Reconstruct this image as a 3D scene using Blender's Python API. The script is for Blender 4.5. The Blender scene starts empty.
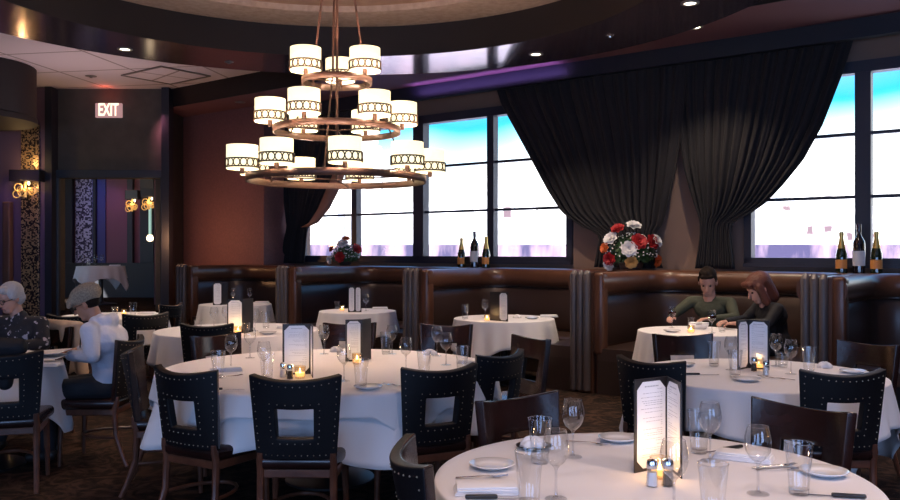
import bpy, bmesh, math, random
from mathutils import Vector, Matrix, Euler
random.seed(7)
R = random.Random(11)
SC = bpy.context.scene
COL = SC.collection
PI = math.pi
F = 850.0; HZ = 251.0; CAMZ = 1.55
TH = math.atan2(-0.6101, 0.7923)
AW = 13.1

def at(px, py, z=0.75):                       # photo pixel -> point on the level z
    d = (CAMZ - z) * F / (py - HZ)
    return Vector(((px - 450) / F * d, d, z))
def atd(px, py, d):
    return Vector(((px - 450) / F * d, d, CAMZ + (HZ - py) * d / F))
def W(s, off, z=0.0):                         # window-wall coordinates -> world
    return Vector((s * .7923 - off * .6101, AW - s * .6101 - off * .7923, z))
def wall_hit(px, off):                        # s along the window wall where the sight line meets depth off
    a = AW - off / .7923
    d = a / (1 + (px - 450) / 1104.0)
    x = (px - 450) / F * d
    return x * .7923 + (d - AW) * -.6101
def wall_z(px, py, off):
    a = AW - off / .7923
    d = a / (1 + (px - 450) / 1104.0)
    return CAMZ + (HZ - py) * d / F

# ---------------------------------------------------------------- materials
MATS = {}
def mat(name, col, rough=.5, metal=0., spec=.5, coat=0., sheen=0., bump=None, var=None, emit=None, estr=0.):
    m = bpy.data.materials.new(name); m.use_nodes = True
    nt = m.node_tree; b = nt.nodes['Principled BSDF']
    b.inputs['Base Color'].default_value = (*col, 1)
    b.inputs['Roughness'].default_value = rough
    b.inputs['Metallic'].default_value = metal
    b.inputs['Specular IOR Level'].default_value = spec
    b.inputs['Coat Weight'].default_value = coat
    b.inputs['Coat Roughness'].default_value = .12
    b.inputs['Sheen Weight'].default_value = sheen
    if emit:
        b.inputs['Emission Color'].default_value = (*emit, 1); b.inputs['Emission Strength'].default_value = estr
    tc = nt.nodes.new('ShaderNodeTexCoord')
    if var:                                    # (scale, second colour, low, high)
        n = nt.nodes.new('ShaderNodeTexNoise'); n.inputs['Scale'].default_value = var[0]; n.inputs['Detail'].default_value = 5
        nt.links.new(tc.outputs['Object'], n.inputs['Vector'])
        r = nt.nodes.new('ShaderNodeValToRGB')
        r.color_ramp.elements[0].position = var[2]; r.color_ramp.elements[0].color = (*col, 1)
        r.color_ramp.elements[1].position = var[3]; r.color_ramp.elements[1].color = (*var[1], 1)
        nt.links.new(n.outputs['Fac'], r.inputs['Fac']); nt.links.new(r.outputs['Color'], b.inputs['Base Color'])
    if bump:                                   # (scale, strength)
        n = nt.nodes.new('ShaderNodeTexNoise'); n.inputs['Scale'].default_value = bump[0]; n.inputs['Detail'].default_value = 4
        nt.links.new(tc.outputs['Object'], n.inputs['Vector'])
        bp = nt.nodes.new('ShaderNodeBump'); bp.inputs['Strength'].default_value = bump[1]; bp.inputs['Distance'].default_value = .02
        nt.links.new(n.outputs['Fac'], bp.inputs['Height']); nt.links.new(bp.outputs['Normal'], b.inputs['Normal'])
    MATS[name] = m
    return m
def glassmat(name, tint=(1, 1, 1), lo=.04, hi=.75, rough=.02):   # thin-walled glass
    m = bpy.data.materials.new(name); m.use_nodes = True; nt = m.node_tree; nt.nodes.clear()
    o = nt.nodes.new('ShaderNodeOutputMaterial'); mx = nt.nodes.new('ShaderNodeMixShader')
    t = nt.nodes.new('ShaderNodeBsdfTransparent'); t.inputs['Color'].default_value = (*tint, 1)
    g = nt.nodes.new('ShaderNodeBsdfGlossy'); g.inputs['Roughness'].default_value = rough
    lw = nt.nodes.new('ShaderNodeLayerWeight'); lw.inputs['Blend'].default_value = .15
    mr = nt.nodes.new('ShaderNodeMapRange'); mr.inputs['To Min'].default_value = lo; mr.inputs['To Max'].default_value = hi
    nt.links.new(lw.outputs['Facing'], mr.inputs['Value']); nt.links.new(mr.outputs['Result'], mx.inputs['Fac'])
    nt.links.new(t.outputs[0], mx.inputs[1]); nt.links.new(g.outputs[0], mx.inputs[2]); nt.links.new(mx.outputs[0], o.inputs['Surface'])
    MATS[name] = m; return m
M_leather_back = mat('studded_leather', (.005, .005, .007), .5, spec=.3, bump=(120, .08))
M_leather = mat('smooth_leather', (.012, .005, .0045), .24, spec=.5, bump=(60, .04), var=(4, (.028, .010, .008), .35, .7))
M_wood = mat('chair_wood', (.075, .026, .014), .38, bump=(40, .05), var=(14, (.13, .048, .025), .35, .7))
M_brass = mat('brass_nail', (.55, .44, .32), .42, metal=1.)
M_cloth = mat('table_linen', (.80, .77, .78), .85, sheen=.3, bump=(260, .06))
M_napkin = mat('napkin_linen', (.84, .83, .85), .85, bump=(200, .08))
M_china = mat('china', (.85, .85, .87), .12, coat=.6)
M_steel = mat('cutlery_steel', (.72, .70, .70), .16, metal=1.)
M_black = mat('black_plastic', (.012, .011, .012), .35)
M_cover = mat('menu_cover', (.018, .015, .017), .45, bump=(150, .1))
M_page = mat('menu_page', (.84, .84, .86), .7)
M_ink = mat('menu_ink', (.38, .38, .42), .8)
M_wax = mat('candle_wax', (.95, .75, .45), .5, emit=(1., .55, .18), estr=1.6)
M_flame = mat('flame', (1, .7, .3), .5, emit=(1., .72, .32), estr=25)
M_glass = glassmat('drinking_glass', (.965, .97, .975), .07, 1.15)
M_footg = glassmat('foot_glass', (.95, .955, .96), .06, .30)
M_glasss = glassmat('thick_glass', (.93, .935, .95), .12, 1.2, .05)
M_candleglass = glassmat('votive_glass', (1., .93, .82), .05, .7, .08)
M_bottleg = mat('bottle_glass', (.012, .02, .008), .08, coat=1.)
M_winebottle = mat('wine_bottle_glass', (.012, .006, .008), .08, coat=1.)
M_gold = mat('gold_foil', (.75, .5, .16), .35, metal=.8)
M_label = mat('paper_label', (.62, .62, .66), .6)
M_orange = mat('orange_label', (.72, .28, .07), .55)
M_wine = mat('red_wine', (.035, .002, .006), .15)
M_water = glassmat('water', (.95, .96, .97), .03, .5)
M_booth = mat('booth_leather', (.075, .030, .017), .30, spec=.5, bump=(30, .06), var=(3, (.11, .046, .026), .3, .7))
M_boothcush = mat('booth_cushion', (.040, .022, .018), .34, spec=.6, bump=(30, .05))
M_channel = mat('channel_leather', (.085, .068, .068), .40, bump=(40, .05))
M_ledge = mat('ledge', (.10, .045, .025), .3, coat=.2)
M_redwall = mat('plum_wall', (.21, .095, .09), .75, bump=(90, .12), var=(30, (.27, .12, .11), .3, .7))
M_tanwall = mat('tan_wall', (.26, .16, .12), .8, bump=(60, .1))
M_darkwall = mat('dark_wall', (.085, .08, .065), .75, bump=(30, .12), var=(6, (.11, .10, .08), .3, .7))
M_frame = mat('window_frame', (.035, .035, .055), .4)
M_frameblue = mat('door_frame', (.04, .055, .075), .45)
M_ring = mat('lacquered_ring', (.30, .20, .22), .14, metal=.8, coat=.3, var=(5, (.38, .26, .27), .3, .7))
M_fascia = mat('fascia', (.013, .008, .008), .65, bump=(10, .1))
M_beam = mat('beam', (.016, .018, .028), .5)
M_soffit = mat('soffit', (.19, .085, .10), .8, bump=(30, .04))
M_tan = mat('dome_plaster', (.33, .21, .15), .8, var=(6, (.42, .28, .20), .3, .7), bump=(12, .15))
M_tan2 = mat('dome_band', (.42, .31, .24), .8, var=(14, (.52, .40, .32), .35, .65), bump=(25, .2))
M_curtain = mat('curtain_velvet', (.013, .010, .012), .85, sheen=.05)
M_lining = mat('curtain_lining', (.38, .20, .15), .8)
M_bronze = mat('chandelier_bronze', (.085, .038, .026), .5, metal=.15)
M_lattice = mat('lattice_iron', (.07, .03, .012), .6)
M_shade = mat('lamp_shade', (.85, .78, .6), .7, emit=(1., .86, .54), estr=1.2)
M_lampglow = mat('downlight_lens', (1, .95, .85), .5, emit=(1., .9, .72), estr=6)
M_trim = mat('lamp_trim', (.20, .17, .15), .4)
M_skin = mat('skin_light', (.50, .27, .20), .55)
M_skin2 = mat('skin_tan', (.34, .17, .11), .5)
M_hoodie = mat('hoodie_cotton', (.56, .58, .68), .9, bump=(25, .35))
M_cap = mat('cap_tweed', (.30, .25, .19), .9, bump=(160, .3), var=(90, (.2, .17, .13), .4, .6))
M_darkjean = mat('dark_trousers', (.010, .011, .016), .8, bump=(30, .2))
M_floral = mat('floral_blouse', (.012, .012, .018), .8, var=(22, (.42, .38, .42), .60, .64))
M_greyhair = mat('grey_hair', (.50, .47, .47), .6, bump=(90, .6))
M_darkhair = mat('dark_hair', (.012, .007, .005), .85, spec=.15)
M_redhair = mat('auburn_hair', (.10, .030, .018), .5, spec=.4, bump=(60, .5))
M_green = mat('green_sweater', (.052, .058, .038), .9, bump=(60, .3))
M_blacktop = mat('black_top', (.004, .004, .007), .8, bump=(30, .2))
M_beige = mat('beige_coat', (.58, .44, .32), .85, bump=(20, .3))
M_shoe = mat('shoe_leather', (.015, .012, .012), .4)
M_lens = glassmat('spectacle_lens', (.9, .9, .92), .08, .6)
M_eye = mat('eye', (.05, .03, .02), .2)
M_lip = mat('lip', (.38, .13, .11), .5)
M_leaf = mat('leaf', (.025, .07, .02), .5, bump=(30, .2))
M_pot = mat('flower_pot', (.06, .035, .03), .4)
M_rose = mat('red_petal', (.38, .012, .015), .6)
M_white = mat('white_petal', (.78, .75, .74), .6)
M_orangep = mat('orange_petal', (.65, .14, .03), .6)
M_yellowp = mat('golden_petal', (.55, .32, .10), .6)
M_exitp = mat('exit_panel', (.30, .17, .18), .5, emit=(.62, .36, .36), estr=.55)
M_exitl = mat('exit_letter', (1, .9, .7), .5, emit=(1., .86, .62), estr=1.3)
M_tie = mat('tieback', (.55, .55, .58), .3, metal=.7)

def tiled(name, col, line, scale, width, rough=.8):
    m = mat(name, col, rough, bump=(60, .1)); nt = m.node_tree
    tc = nt.nodes['Texture Coordinate']; br = nt.nodes.new('ShaderNodeTexBrick')
    br.offset = 0; br.inputs['Scale'].default_value = 1; br.inputs['Brick Width'].default_value = scale; br.inputs['Row Height'].default_value = scale
    br.inputs['Mortar Size'].default_value = width; br.inputs['Mortar Smooth'].default_value = 0
    br.inputs['Color1'].default_value = (*col, 1); br.inputs['Color2'].default_value = (*[c * .96 for c in col], 1); br.inputs['Mortar'].default_value = (*line, 1)
    mp = nt.nodes.new('ShaderNodeMapping'); mp.inputs['Rotation'].default_value = (0, 0, .18)
    nt.links.new(tc.outputs['Object'], mp.inputs['Vector']); nt.links.new(mp.outputs['Vector'], br.inputs['Vector'])
    nt.links.new(br.outputs['Color'], nt.nodes['Principled BSDF'].inputs['Base Color'])
    return m
M_ceiltile = tiled('ceiling_tile', (.84, .76, .78), (.40, .33, .32), 1.22, .02)

def carpet():
    m = mat('patterned_carpet', (.06, .035, .022), .95, spec=.1); nt = m.node_tree; b = nt.nodes['Principled BSDF']
    tc = nt.nodes['Texture Coordinate']
    n = nt.nodes.new('ShaderNodeTexNoise'); n.inputs['Scale'].default_value = 5; n.inputs['Detail'].default_value = 3; n.inputs['Distortion'].default_value = 2.5
    nt.links.new(tc.outputs['Object'], n.inputs['Vector'])
    r = nt.nodes.new('ShaderNodeValToRGB'); e = r.color_ramp.elements
    e[0].position = .40; e[0].color = (.012, .008, .007, 1); e[1].position = .62; e[1].color = (.052, .030, .021, 1)
    x = e.new(.5); x.color = (.024, .014, .011, 1)
    nt.links.new(n.outputs['Fac'], r.inputs['Fac']); nt.links.new(r.outputs['Color'], b.inputs['Base Color'])
    n2 = nt.nodes.new('ShaderNodeTexNoise'); n2.inputs['Scale'].default_value = 300
    nt.links.new(tc.outputs['Object'], n2.inputs['Vector'])
    bp = nt.nodes.new('ShaderNodeBump'); bp.inputs['Strength'].default_value = .4; bp.inputs['Distance'].default_value = .01
    nt.links.new(n2.outputs['Fac'], bp.inputs['Height']); nt.links.new(bp.outputs['Normal'], b.inputs['Normal'])
    return m
M_carpet = carpet()
def mosaic(name, gold, dark, sc=42):
    m = mat(name, gold, .35, metal=.5); nt = m.node_tree; b = nt.nodes['Principled BSDF']
    tc = nt.nodes['Texture Coordinate']; v = nt.nodes.new('ShaderNodeTexVoronoi'); v.inputs['Scale'].default_value = sc; v.distance = 'CHEBYCHEV'
    v.inputs['Randomness'].default_value = .6
    nt.links.new(tc.outputs['Object'], v.inputs['Vector'])
    sp = nt.nodes.new('ShaderNodeSeparateColor'); nt.links.new(v.outputs['Color'], sp.inputs[0])
    r = nt.nodes.new('ShaderNodeValToRGB'); e = r.color_ramp.elements
    e[0].position = .45; e[0].color = (*dark, 1); e[1].position = .6; e[1].color = (*gold, 1)
    nt.links.new(sp.outputs[0], r.inputs['Fac']); nt.links.new(r.outputs['Color'], b.inputs['Base Color'])
    return m
M_mosaic = mosaic('mosaic_gold', (.55, .38, .20), (.03, .02, .02))
M_mosaic2 = mosaic('mosaic_violet', (.40, .36, .55), (.03, .02, .06), 30)
def facade(name, base, dark, sx, sz, thr):
    m = mat(name, base, .8); nt = m.node_tree; b = nt.nodes['Principled BSDF']
    tc = nt.nodes['Texture Coordinate']; mp = nt.nodes.new('ShaderNodeMapping'); mp.inputs['Scale'].default_value = (sx, sx, sz)
    nt.links.new(tc.outputs['Object'], mp.inputs['Vector'])
    v = nt.nodes.new('ShaderNodeTexVoronoi'); v.distance = 'CHEBYCHEV'; v.inputs['Scale'].default_value = 1; v.inputs['Randomness'].default_value = .35
    nt.links.new(mp.outputs['Vector'], v.inputs['Vector'])
    n = nt.nodes.new('ShaderNodeTexNoise'); n.inputs['Scale'].default_value = .14; n.inputs['Detail'].default_value = 4
    nt.links.new(tc.outputs['Object'], n.inputs['Vector'])
    a = nt.nodes.new('ShaderNodeMath'); a.operation = 'ADD'
    nt.links.new(v.outputs['Distance'], a.inputs[0]); nt.links.new(n.outputs['Fac'], a.inputs[1])
    r = nt.nodes.new('ShaderNodeValToRGB'); e = r.color_ramp.elements
    e[0].position = thr; e[0].color = (*dark, 1); e[1].position = thr + .06; e[1].color = (*base, 1)
    nt.links.new(a.outputs[0], r.inputs['Fac']); nt.links.new(r.outputs['Color'], b.inputs['Base Color'])
    return m
M_fac = [facade('pale_stone_facade', (.85, .82, .80), (.10, .06, .07), .5, .35, .53),
         facade('cream_facade', (.88, .84, .80), (.12, .08, .09), .4, .3, .52),
         facade('white_facade', (.9, .9, .9), (.10, .09, .14), .35, .22, .52)]
M_parapet = mat('river_wall', (.30, .24, .48), .7)
def _par():
    nt = M_parapet.node_tree; b = nt.nodes['Principled BSDF']; tc = nt.nodes['Texture Coordinate']
    mp = nt.nodes.new('ShaderNodeMapping'); mp.inputs['Scale'].default_value = (1.1, 1.1, .25)
    nt.links.new(tc.outputs['Object'], mp.inputs['Vector'])
    n = nt.nodes.new('ShaderNodeTexNoise'); n.inputs['Scale'].default_value = 1.; n.inputs['Detail'].default_value = 4
    nt.links.new(mp.outputs['Vector'], n.inputs['Vector'])
    r = nt.nodes.new('ShaderNodeValToRGB'); e = r.color_ramp.elements
    e[0].position = .42; e[0].color = (.025, .018, .06, 1); e[1].position = .60; e[1].color = (.26, .17, .22, 1)
    nt.links.new(n.outputs['Fac'], r.inputs['Fac']); nt.links.new(r.outputs['Color'], b.inputs['Base Color'])
_par()
M_ground = mat('pavement', (.8, .78, .82), .9)

# ---------------------------------------------------------------- mesh helpers
def link(name, bm, m, parent=None, smooth=False, loc=None, rot=None, kind=None):
    me = bpy.data.meshes.new(name)
    bmesh.ops.recalc_face_normals(bm, faces=bm.faces)
    bm.to_mesh(me); bm.free()
    for mm in (m if isinstance(m, (list, tuple)) else [m]): me.materials.append(mm)
    if smooth:
        for p in me.polygons: p.use_smooth = True
        if smooth != 'all': me.set_sharp_from_angle(angle=math.radians(40))
    o = bpy.data.objects.new(name, me); COL.objects.link(o)
    if parent: o.parent = parent
    if loc is not None: o.location = loc
    if rot is not None: o.rotation_euler = (0, 0, rot) if not isinstance(rot, (tuple, Euler)) else rot
    if kind: o['kind'] = kind
    return o
def empty(name, loc=(0, 0, 0), rot=0, label=None, cat=None, group=None):
    o = bpy.data.objects.new(name, None); COL.objects.link(o); o.empty_display_size = .1
    o.location = loc; o.rotation_euler = (0, 0, rot) if not isinstance(rot, (tuple, Euler)) else rot
    return tag(o, label, cat, group)
def tag(o, label=None, cat=None, group=None):
    if label: o['label'] = label
    if cat: o['category'] = cat
    if group: o['group'] = group
    return o
def copy_tree(o, parent=None):
    c = o.copy(); COL.objects.link(c); c.parent = parent
    for ch in list(o.children): copy_tree(ch, c)
    return c
PROTO = {}
def place(key, loc, rot, label, cat, group):
    """first use moves the model itself, every later use is a copy of it and its parts"""
    o, used = PROTO[key]
    if used: o = copy_tree(o)
    PROTO[key] = (PROTO[key][0], True)
    o.location = loc; o.rotation_euler = (0, 0, rot)
    return tag(o, label, cat, group)
def box(bm, c, s, rot=0, bev=0, seg=2):
    r = bmesh.ops.create_cube(bm, size=1)
    vs = r['verts']
    bmesh.ops.scale(bm, vec=s, verts=vs)
    if bev:
        es = list({e for v in vs for e in v.link_edges})
        rr = bmesh.ops.bevel(bm, geom=es, offset=bev, segments=seg, affect='EDGES', profile=.5)
        vs = list({v for f in rr['faces'] for v in f.verts} | {v for v in vs if v.is_valid})
    if rot: bmesh.ops.rotate(bm, cent=(0, 0, 0), matrix=Matrix.Rotation(rot, 3, 'Z') if not isinstance(rot, Matrix) else rot, verts=vs)
    bmesh.ops.translate(bm, vec=c, verts=vs)
    return vs
def bx(*a, **k):
    bm = bmesh.new(); box(bm, *a, **k); return bm
def lathe(bm, prof, seg=28, c=(0, 0, 0), a0=0, a1=2 * PI):
    full = abs(a1 - a0 - 2 * PI) < 1e-6
    n = seg if full else seg + 1
    rings = []
    for r, z in prof:
        if r < 1e-6: rings.append([bm.verts.new((c[0], c[1], c[2] + z))])
        else: rings.append([bm.verts.new((c[0] + r * math.cos(a0 + (a1 - a0) * i / seg), c[1] + r * math.sin(a0 + (a1 - a0) * i / seg), c[2] + z)) for i in range(n)])
    for A, B in zip(rings, rings[1:]):
        for i in range(seg):
            j = (i + 1) % n if full else i + 1
            if len(A) == 1 and len(B) == 1: continue
            if len(A) == 1: bm.faces.new((A[0], B[i], B[j]))
            elif len(B) == 1: bm.faces.new((A[i], A[j], B[0]))
            else: bm.faces.new((A[i], A[j], B[j], B[i]))
    return rings
def tube(bm, pts, rad, n=8, cap=True, flat=1.0, closed=False):
    pts = [Vector(p) for p in pts]
    rad = rad if isinstance(rad, (list, tuple)) else [rad] * len(pts)
    rings = []; prev = None
    N = len(pts)
    for i, p in enumerate(pts):
        if closed: t = (pts[(i + 1) % N] - pts[i - 1]).normalized()
        else: t = (pts[min(i + 1, N - 1)] - pts[max(i - 1, 0)]).normalized()
        up = Vector((0, 0, 1)) if abs(t.z) < .95 else Vector((0, 1, 0))
        if prev is not None: up = prev
        x = t.cross(up)
        if x.length < 1e-4: x = t.cross(Vector((1, 0, 0)))
        x.normalize(); y = x.cross(t).normalized(); prev = y
        rings.append([bm.verts.new(p + (x * math.cos(2 * PI * k / n) + y * math.sin(2 * PI * k / n) * flat) * rad[i]) for k in range(n)])
    for a in range(N if closed else N - 1):
        A, B = rings[a], rings[(a + 1) % N]
        for k in range(n):
            bm.faces.new((A[k], A[(k + 1) % n], B[(k + 1) % n], B[k]))
    if cap and not closed:
        bm.faces.new(rings[0][::-1]); bm.faces.new(rings[-1])
    return rings
def prism(bm, poly, z0, z1):
    a = [bm.verts.new((x, y, z0)) for x, y in poly]; b = [bm.verts.new((x, y, z1)) for x, y in poly]
    n = len(poly)
    bm.faces.new(a[::-1]); bm.faces.new(b)
    for i in range(n): bm.faces.new((a[i], a[(i + 1) % n], b[(i + 1) % n], b[i]))
def xprism(bm, poly, y0, y1):                 # polygon in xz extruded along y
    a = [bm.verts.new((x, y0, z)) for x, z in poly]; b = [bm.verts.new((x, y1, z)) for x, z in poly]
    n = len(poly)
    bm.faces.new(a[::-1]); bm.faces.new(b)
    for i in range(n): bm.faces.new((a[i], a[(i + 1) % n], b[(i + 1) % n], b[i]))
def bake(o):
    dg = bpy.context.evaluated_depsgraph_get(); dg.update()
    me = bpy.data.meshes.new_from_object(o.evaluated_get(dg), preserve_all_data_layers=True, depsgraph=dg)
    o.modifiers.clear(); o.data = me; me.name = o.name
    return o
def blob(name, items, m, parent=None, vox=.008, smooth=4, loc=None, rot=None):
    """one continuous skin grown over capsules ('c', p0, p1, r0, r1) and ellipsoids ('e', centre, radii, rot)"""
    bm = bmesh.new()
    for it in items:
        sub = bmesh.new()
        if it[0] == 'c':
            _, p0, p1, r0, r1 = it
            for p, r in ((p0, r0), (p1, r1)):
                q = bmesh.ops.create_icosphere(sub, subdivisions=2, radius=r)['verts']
                bmesh.ops.translate(sub, vec=p, verts=q)
            h = bmesh.ops.convex_hull(sub, input=sub.verts)
            bmesh.ops.delete(sub, geom=[v for v in h['geom_interior'] if isinstance(v, bmesh.types.BMVert)], context='VERTS')
        else:
            _, c, rr = it[:3]
            q = bmesh.ops.create_icosphere(sub, subdivisions=3, radius=1)['verts']
            bmesh.ops.scale(sub, vec=rr, verts=q)
            if len(it) > 3: bmesh.ops.rotate(sub, cent=(0, 0, 0), matrix=it[3], verts=q)
            bmesh.ops.translate(sub, vec=c, verts=q)
        t = bpy.data.meshes.new('t'); sub.to_mesh(t); sub.free(); bm.from_mesh(t); bpy.data.meshes.remove(t)
    o = link(name, bm, m, parent, loc=loc, rot=rot)
    r = o.modifiers.new('r', 'REMESH'); r.mode = 'VOXEL'; r.voxel_size = vox; r.use_smooth_shade = True
    s = o.modifiers.new('s', 'SMOOTH'); s.iterations = smooth; s.factor = .6
    bake(o)
    if not o.data.materials: o.data.materials.append(m)
    return o
LP = dict(bulb=20, candle=.5, down=100, down2=135, sconce=3, back=115, violet=5., plum=16, warmwall=22, vio2=14, blue=18, exit=1., far=4, up=36, sun=16., world=2.4, exposure=.2)
# ================================================================ the setting
def struct(name, bm, m, parent=None, loc=None, rot=None, smooth=False):
    return link(name, bm, m, parent, smooth, loc, rot, None if parent else 'structure')
WL = dict(loc=(0, AW, 0), rot=TH)                  # objects given in window-wall coordinates: x = s, y = -off
def wbox(bm, s0, s1, o0, o1, z0, z1, bev=0):
    return box(bm, ((s0 + s1) / 2, -(o0 + o1) / 2, (z0 + z1) / 2), (abs(s1 - s0), abs(o1 - o0), z1 - z0), bev=bev)
def room_poly(off):
    a, b = W(12.2, off), W(-5.2, off)
    return [(-9.7, -3.4), (8.6, -3.4), (8.6, a.y + (8.6 - a.x) * -.77), (b.x, b.y), (b.x, 19.8), (-9.7, 19.8)]
bm = bmesh.new(); prism(bm, room_poly(-.25), -.1, 0); struct('floor', bm, M_carpet)
struct('floor_far_room', bx((-7.2, 17.6, .25), (5.2, 5.3, .5)), M_carpet)
bm = bmesh.new(); prism(bm, room_poly(-.25), 4.40, 4.52); struct('ceiling', bm, M_ceiltile)
GL0, GL1 = 1.47, 3.55                              # glass bottom / top
sW1a, sW1b = wall_hit(300, 0), wall_hit(573.5, 0)
sW3a, sW3b = wall_hit(745, 0), 10.2
sP = wall_hit(420, 0)
bm = bmesh.new()
wbox(bm, -4.2, 11.5, -.25, 0, 0, GL0 - .09)
wbox(bm, -4.2, 11.5, -.25, 0, GL1 + .13, 4.42)
wbox(bm, -4.2, sW1a, -.25, 0, GL0 - .09, GL1 + .13)
wbox(bm, sW1b, sW3a, -.25, 0, GL0 - .09, GL1 + .13)
wbox(bm, sW3b, 11.5, -.25, 0, GL0 - .09, GL1 + .13)
struct('wall_window_side', bm, M_tanwall, **WL)
def window(n, s0, s1, mull, outer=(.07, .07)):
    bm = bmesh.new(); fr = .085
    wbox(bm, s0, s0 + outer[0], -.10, .05, GL0 - .09, GL1 + .13)
    wbox(bm, s1 - outer[1], s1, -.10, .05, GL0 - .09, GL1 + .13)
    wbox(bm, s0, s1, -.10, .05, GL0 - .09, GL0); wbox(bm, s0, s1, -.10, .05, GL1, GL1 + .13)
    for c, w in mull: wbox(bm, c - w / 2, c + w / 2, -.08, .04, GL0, GL1)
    wbox(bm, s0, s1, .0, .075, GL0 - .11, GL0 - .07)
    for z in (2.16, 2.87): wbox(bm, s0 + .03, s1 - .03, -.05, .01, z - .018, z + .018)
    f = struct('window_%d' % n, bm, M_frame, **WL)
    bm = bmesh.new(); wbox(bm, s0 + .02, s1 - .02, -.045, -.035, GL0 - .03, GL1 + .03)
    link('window_pane', bm, M_pane, f)
    return f
M_pane = glassmat('window_glass', (.98, .99, 1.), .02, .3)
window(1, sW1a, sP, [(wall_hit(355.5, 0), .12)], (.07, .105))
window(2, sP, sW1b, [(wall_hit(491.7, 0), .12)], (.105, .09))
m3 = wall_hit(863.5, 0)
window(3, sW3a, sW3b, [(m3, .165), (m3 + 1.75, .165), (m3 + 3.5, .165)], (.09, .09))
# plum wall beside the windows and its return
RW = .71
bm = bmesh.new()
sR0, sR1 = wall_hit(163, RW), wall_hit(282, .30)
wbox(bm, sR0 - .3, sR1, -.2, RW, 0, 4.42)
struct('wall_plum', bm, M_redwall, **WL)
# lowered soffit along the windows, with the dark beam in front of the curtain heads
OF, OB = (AW - 11.2) * .7923, (AW - 12.65) * .7923
bm = bmesh.new(); wbox(bm, sR0 - .6, 11.5, OB, OF, 4.08, 4.42)
struct('ceiling_soffit', bm, M_soffit, **WL)
bm = bmesh.new(); wbox(bm, sR0 - .6, 11.5, OF, OF + .02, 4.08, 4.42)
struct('trim_soffit_edge', bm, M_fascia, **WL)
bm = bmesh.new(); wbox(bm, sR1, 11.5, OB - .12, OB, 3.87, 4.12)
struct('trim_curtain_beam', bm, M_beam, **WL)
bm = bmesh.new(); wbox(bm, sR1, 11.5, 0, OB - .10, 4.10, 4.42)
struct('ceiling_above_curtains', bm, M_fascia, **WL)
# ring ceiling with the dome
RC = (-1.2, 7.3); RI, RO = 3.17, 4.27
bm = bmesh.new(); lathe(bm, [(RO, 4.40), (RO, 3.95), (RI, 3.95)], 128, (*RC, 0)); struct('ceiling_ring', bm, M_ring, smooth=True)
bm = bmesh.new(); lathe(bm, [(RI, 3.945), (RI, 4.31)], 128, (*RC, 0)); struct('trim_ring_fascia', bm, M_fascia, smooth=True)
bm = bmesh.new(); lathe(bm, [(RI + .02, 4.31), (2.52, 4.31), (2.52, 4.38)], 128, (*RC, 0)); struct('trim_dome_band', bm, M_tan2, smooth=True)
bm = bmesh.new(); lathe(bm, [(2.55, 4.38), (0, 4.385)], 96, (*RC, 0)); struct('ceiling_dome', bm, M_tan)
# exit wall with the doorway
XL, XR, XT, YE = -6.86, -5.06, 2.83, 14.95
bm = bmesh.new()
box(bm, ((-8.2 + XL) / 2, YE + .1, 2.2), (8.2 + XL, .2, 4.44) if False else (abs(-8.2 - XL), .2, 4.44))
box(bm, ((XR - 4.93) / 2, YE + .1, 2.2), (abs(XR + 4.93), .2, 4.44))
box(bm, ((XL + XR) / 2, YE + .1, (XT + 4.42) / 2), (XR - XL, .2, 4.42 - XT))
struct('wall_exit', bm, M_darkwall)
bm = bmesh.new()
box(bm, ((XL + XR) / 2, YE - .03, XT + .07), (XR - XL + .22, .10, .14), bev=.012)
for x in (XL - .05, XR + .05): box(bm, (x, YE - .03, XT / 2), (.12, .10, XT), bev=.012)
struct('door_1', bm, M_frameblue)
bm = bmesh.new(); box(bm, (-4.93, YE - .12, 2.2), (.13, .24, 4.36)); struct('trim_pilaster', bm, M_beam)
# left end of the room: violet wall with a mosaic strip
bm = bmesh.new(); box(bm, (-7.55, 14.83, 2.2), (1.1, .16, 4.38)); struct('wall_mosaic_pier', bm, mat('violet_wall', (.16, .10, .15), .7, bump=(60, .1)))
bm = bmesh.new(); box(bm, (-6.95, 14.82, 2.2), (.12, .24, 4.38)); struct('trim_pier_edge', bm, M_beam)
bm = bmesh.new(); box(bm, (-7.27, 14.73, 1.9), (.31, .05, 3.7), bev=.006); struct('trim_mosaic_strip', bm, M_mosaic)
bm = bmesh.new(); box(bm, (-7.62, 14.65, 1.2), (.13, .14, 2.4), bev=.02); struct('trim_brown_post', bm, mat('brown_post', (.14, .07, .045), .5))
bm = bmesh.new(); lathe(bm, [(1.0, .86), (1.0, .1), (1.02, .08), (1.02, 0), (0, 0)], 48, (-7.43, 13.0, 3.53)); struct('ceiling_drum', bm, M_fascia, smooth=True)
struct('wall_left', bx((-8.1, 5.5, 2.2), (.2, 19, 4.4)), M_darkwall)
struct('wall_right', bx((8.4, 2.5, 2.2), (.2, 12, 4.4)), M_darkwall)
struct('wall_back', bx((0, -3.3, 2.2), (17, .2, 4.4)), M_darkwall)
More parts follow.
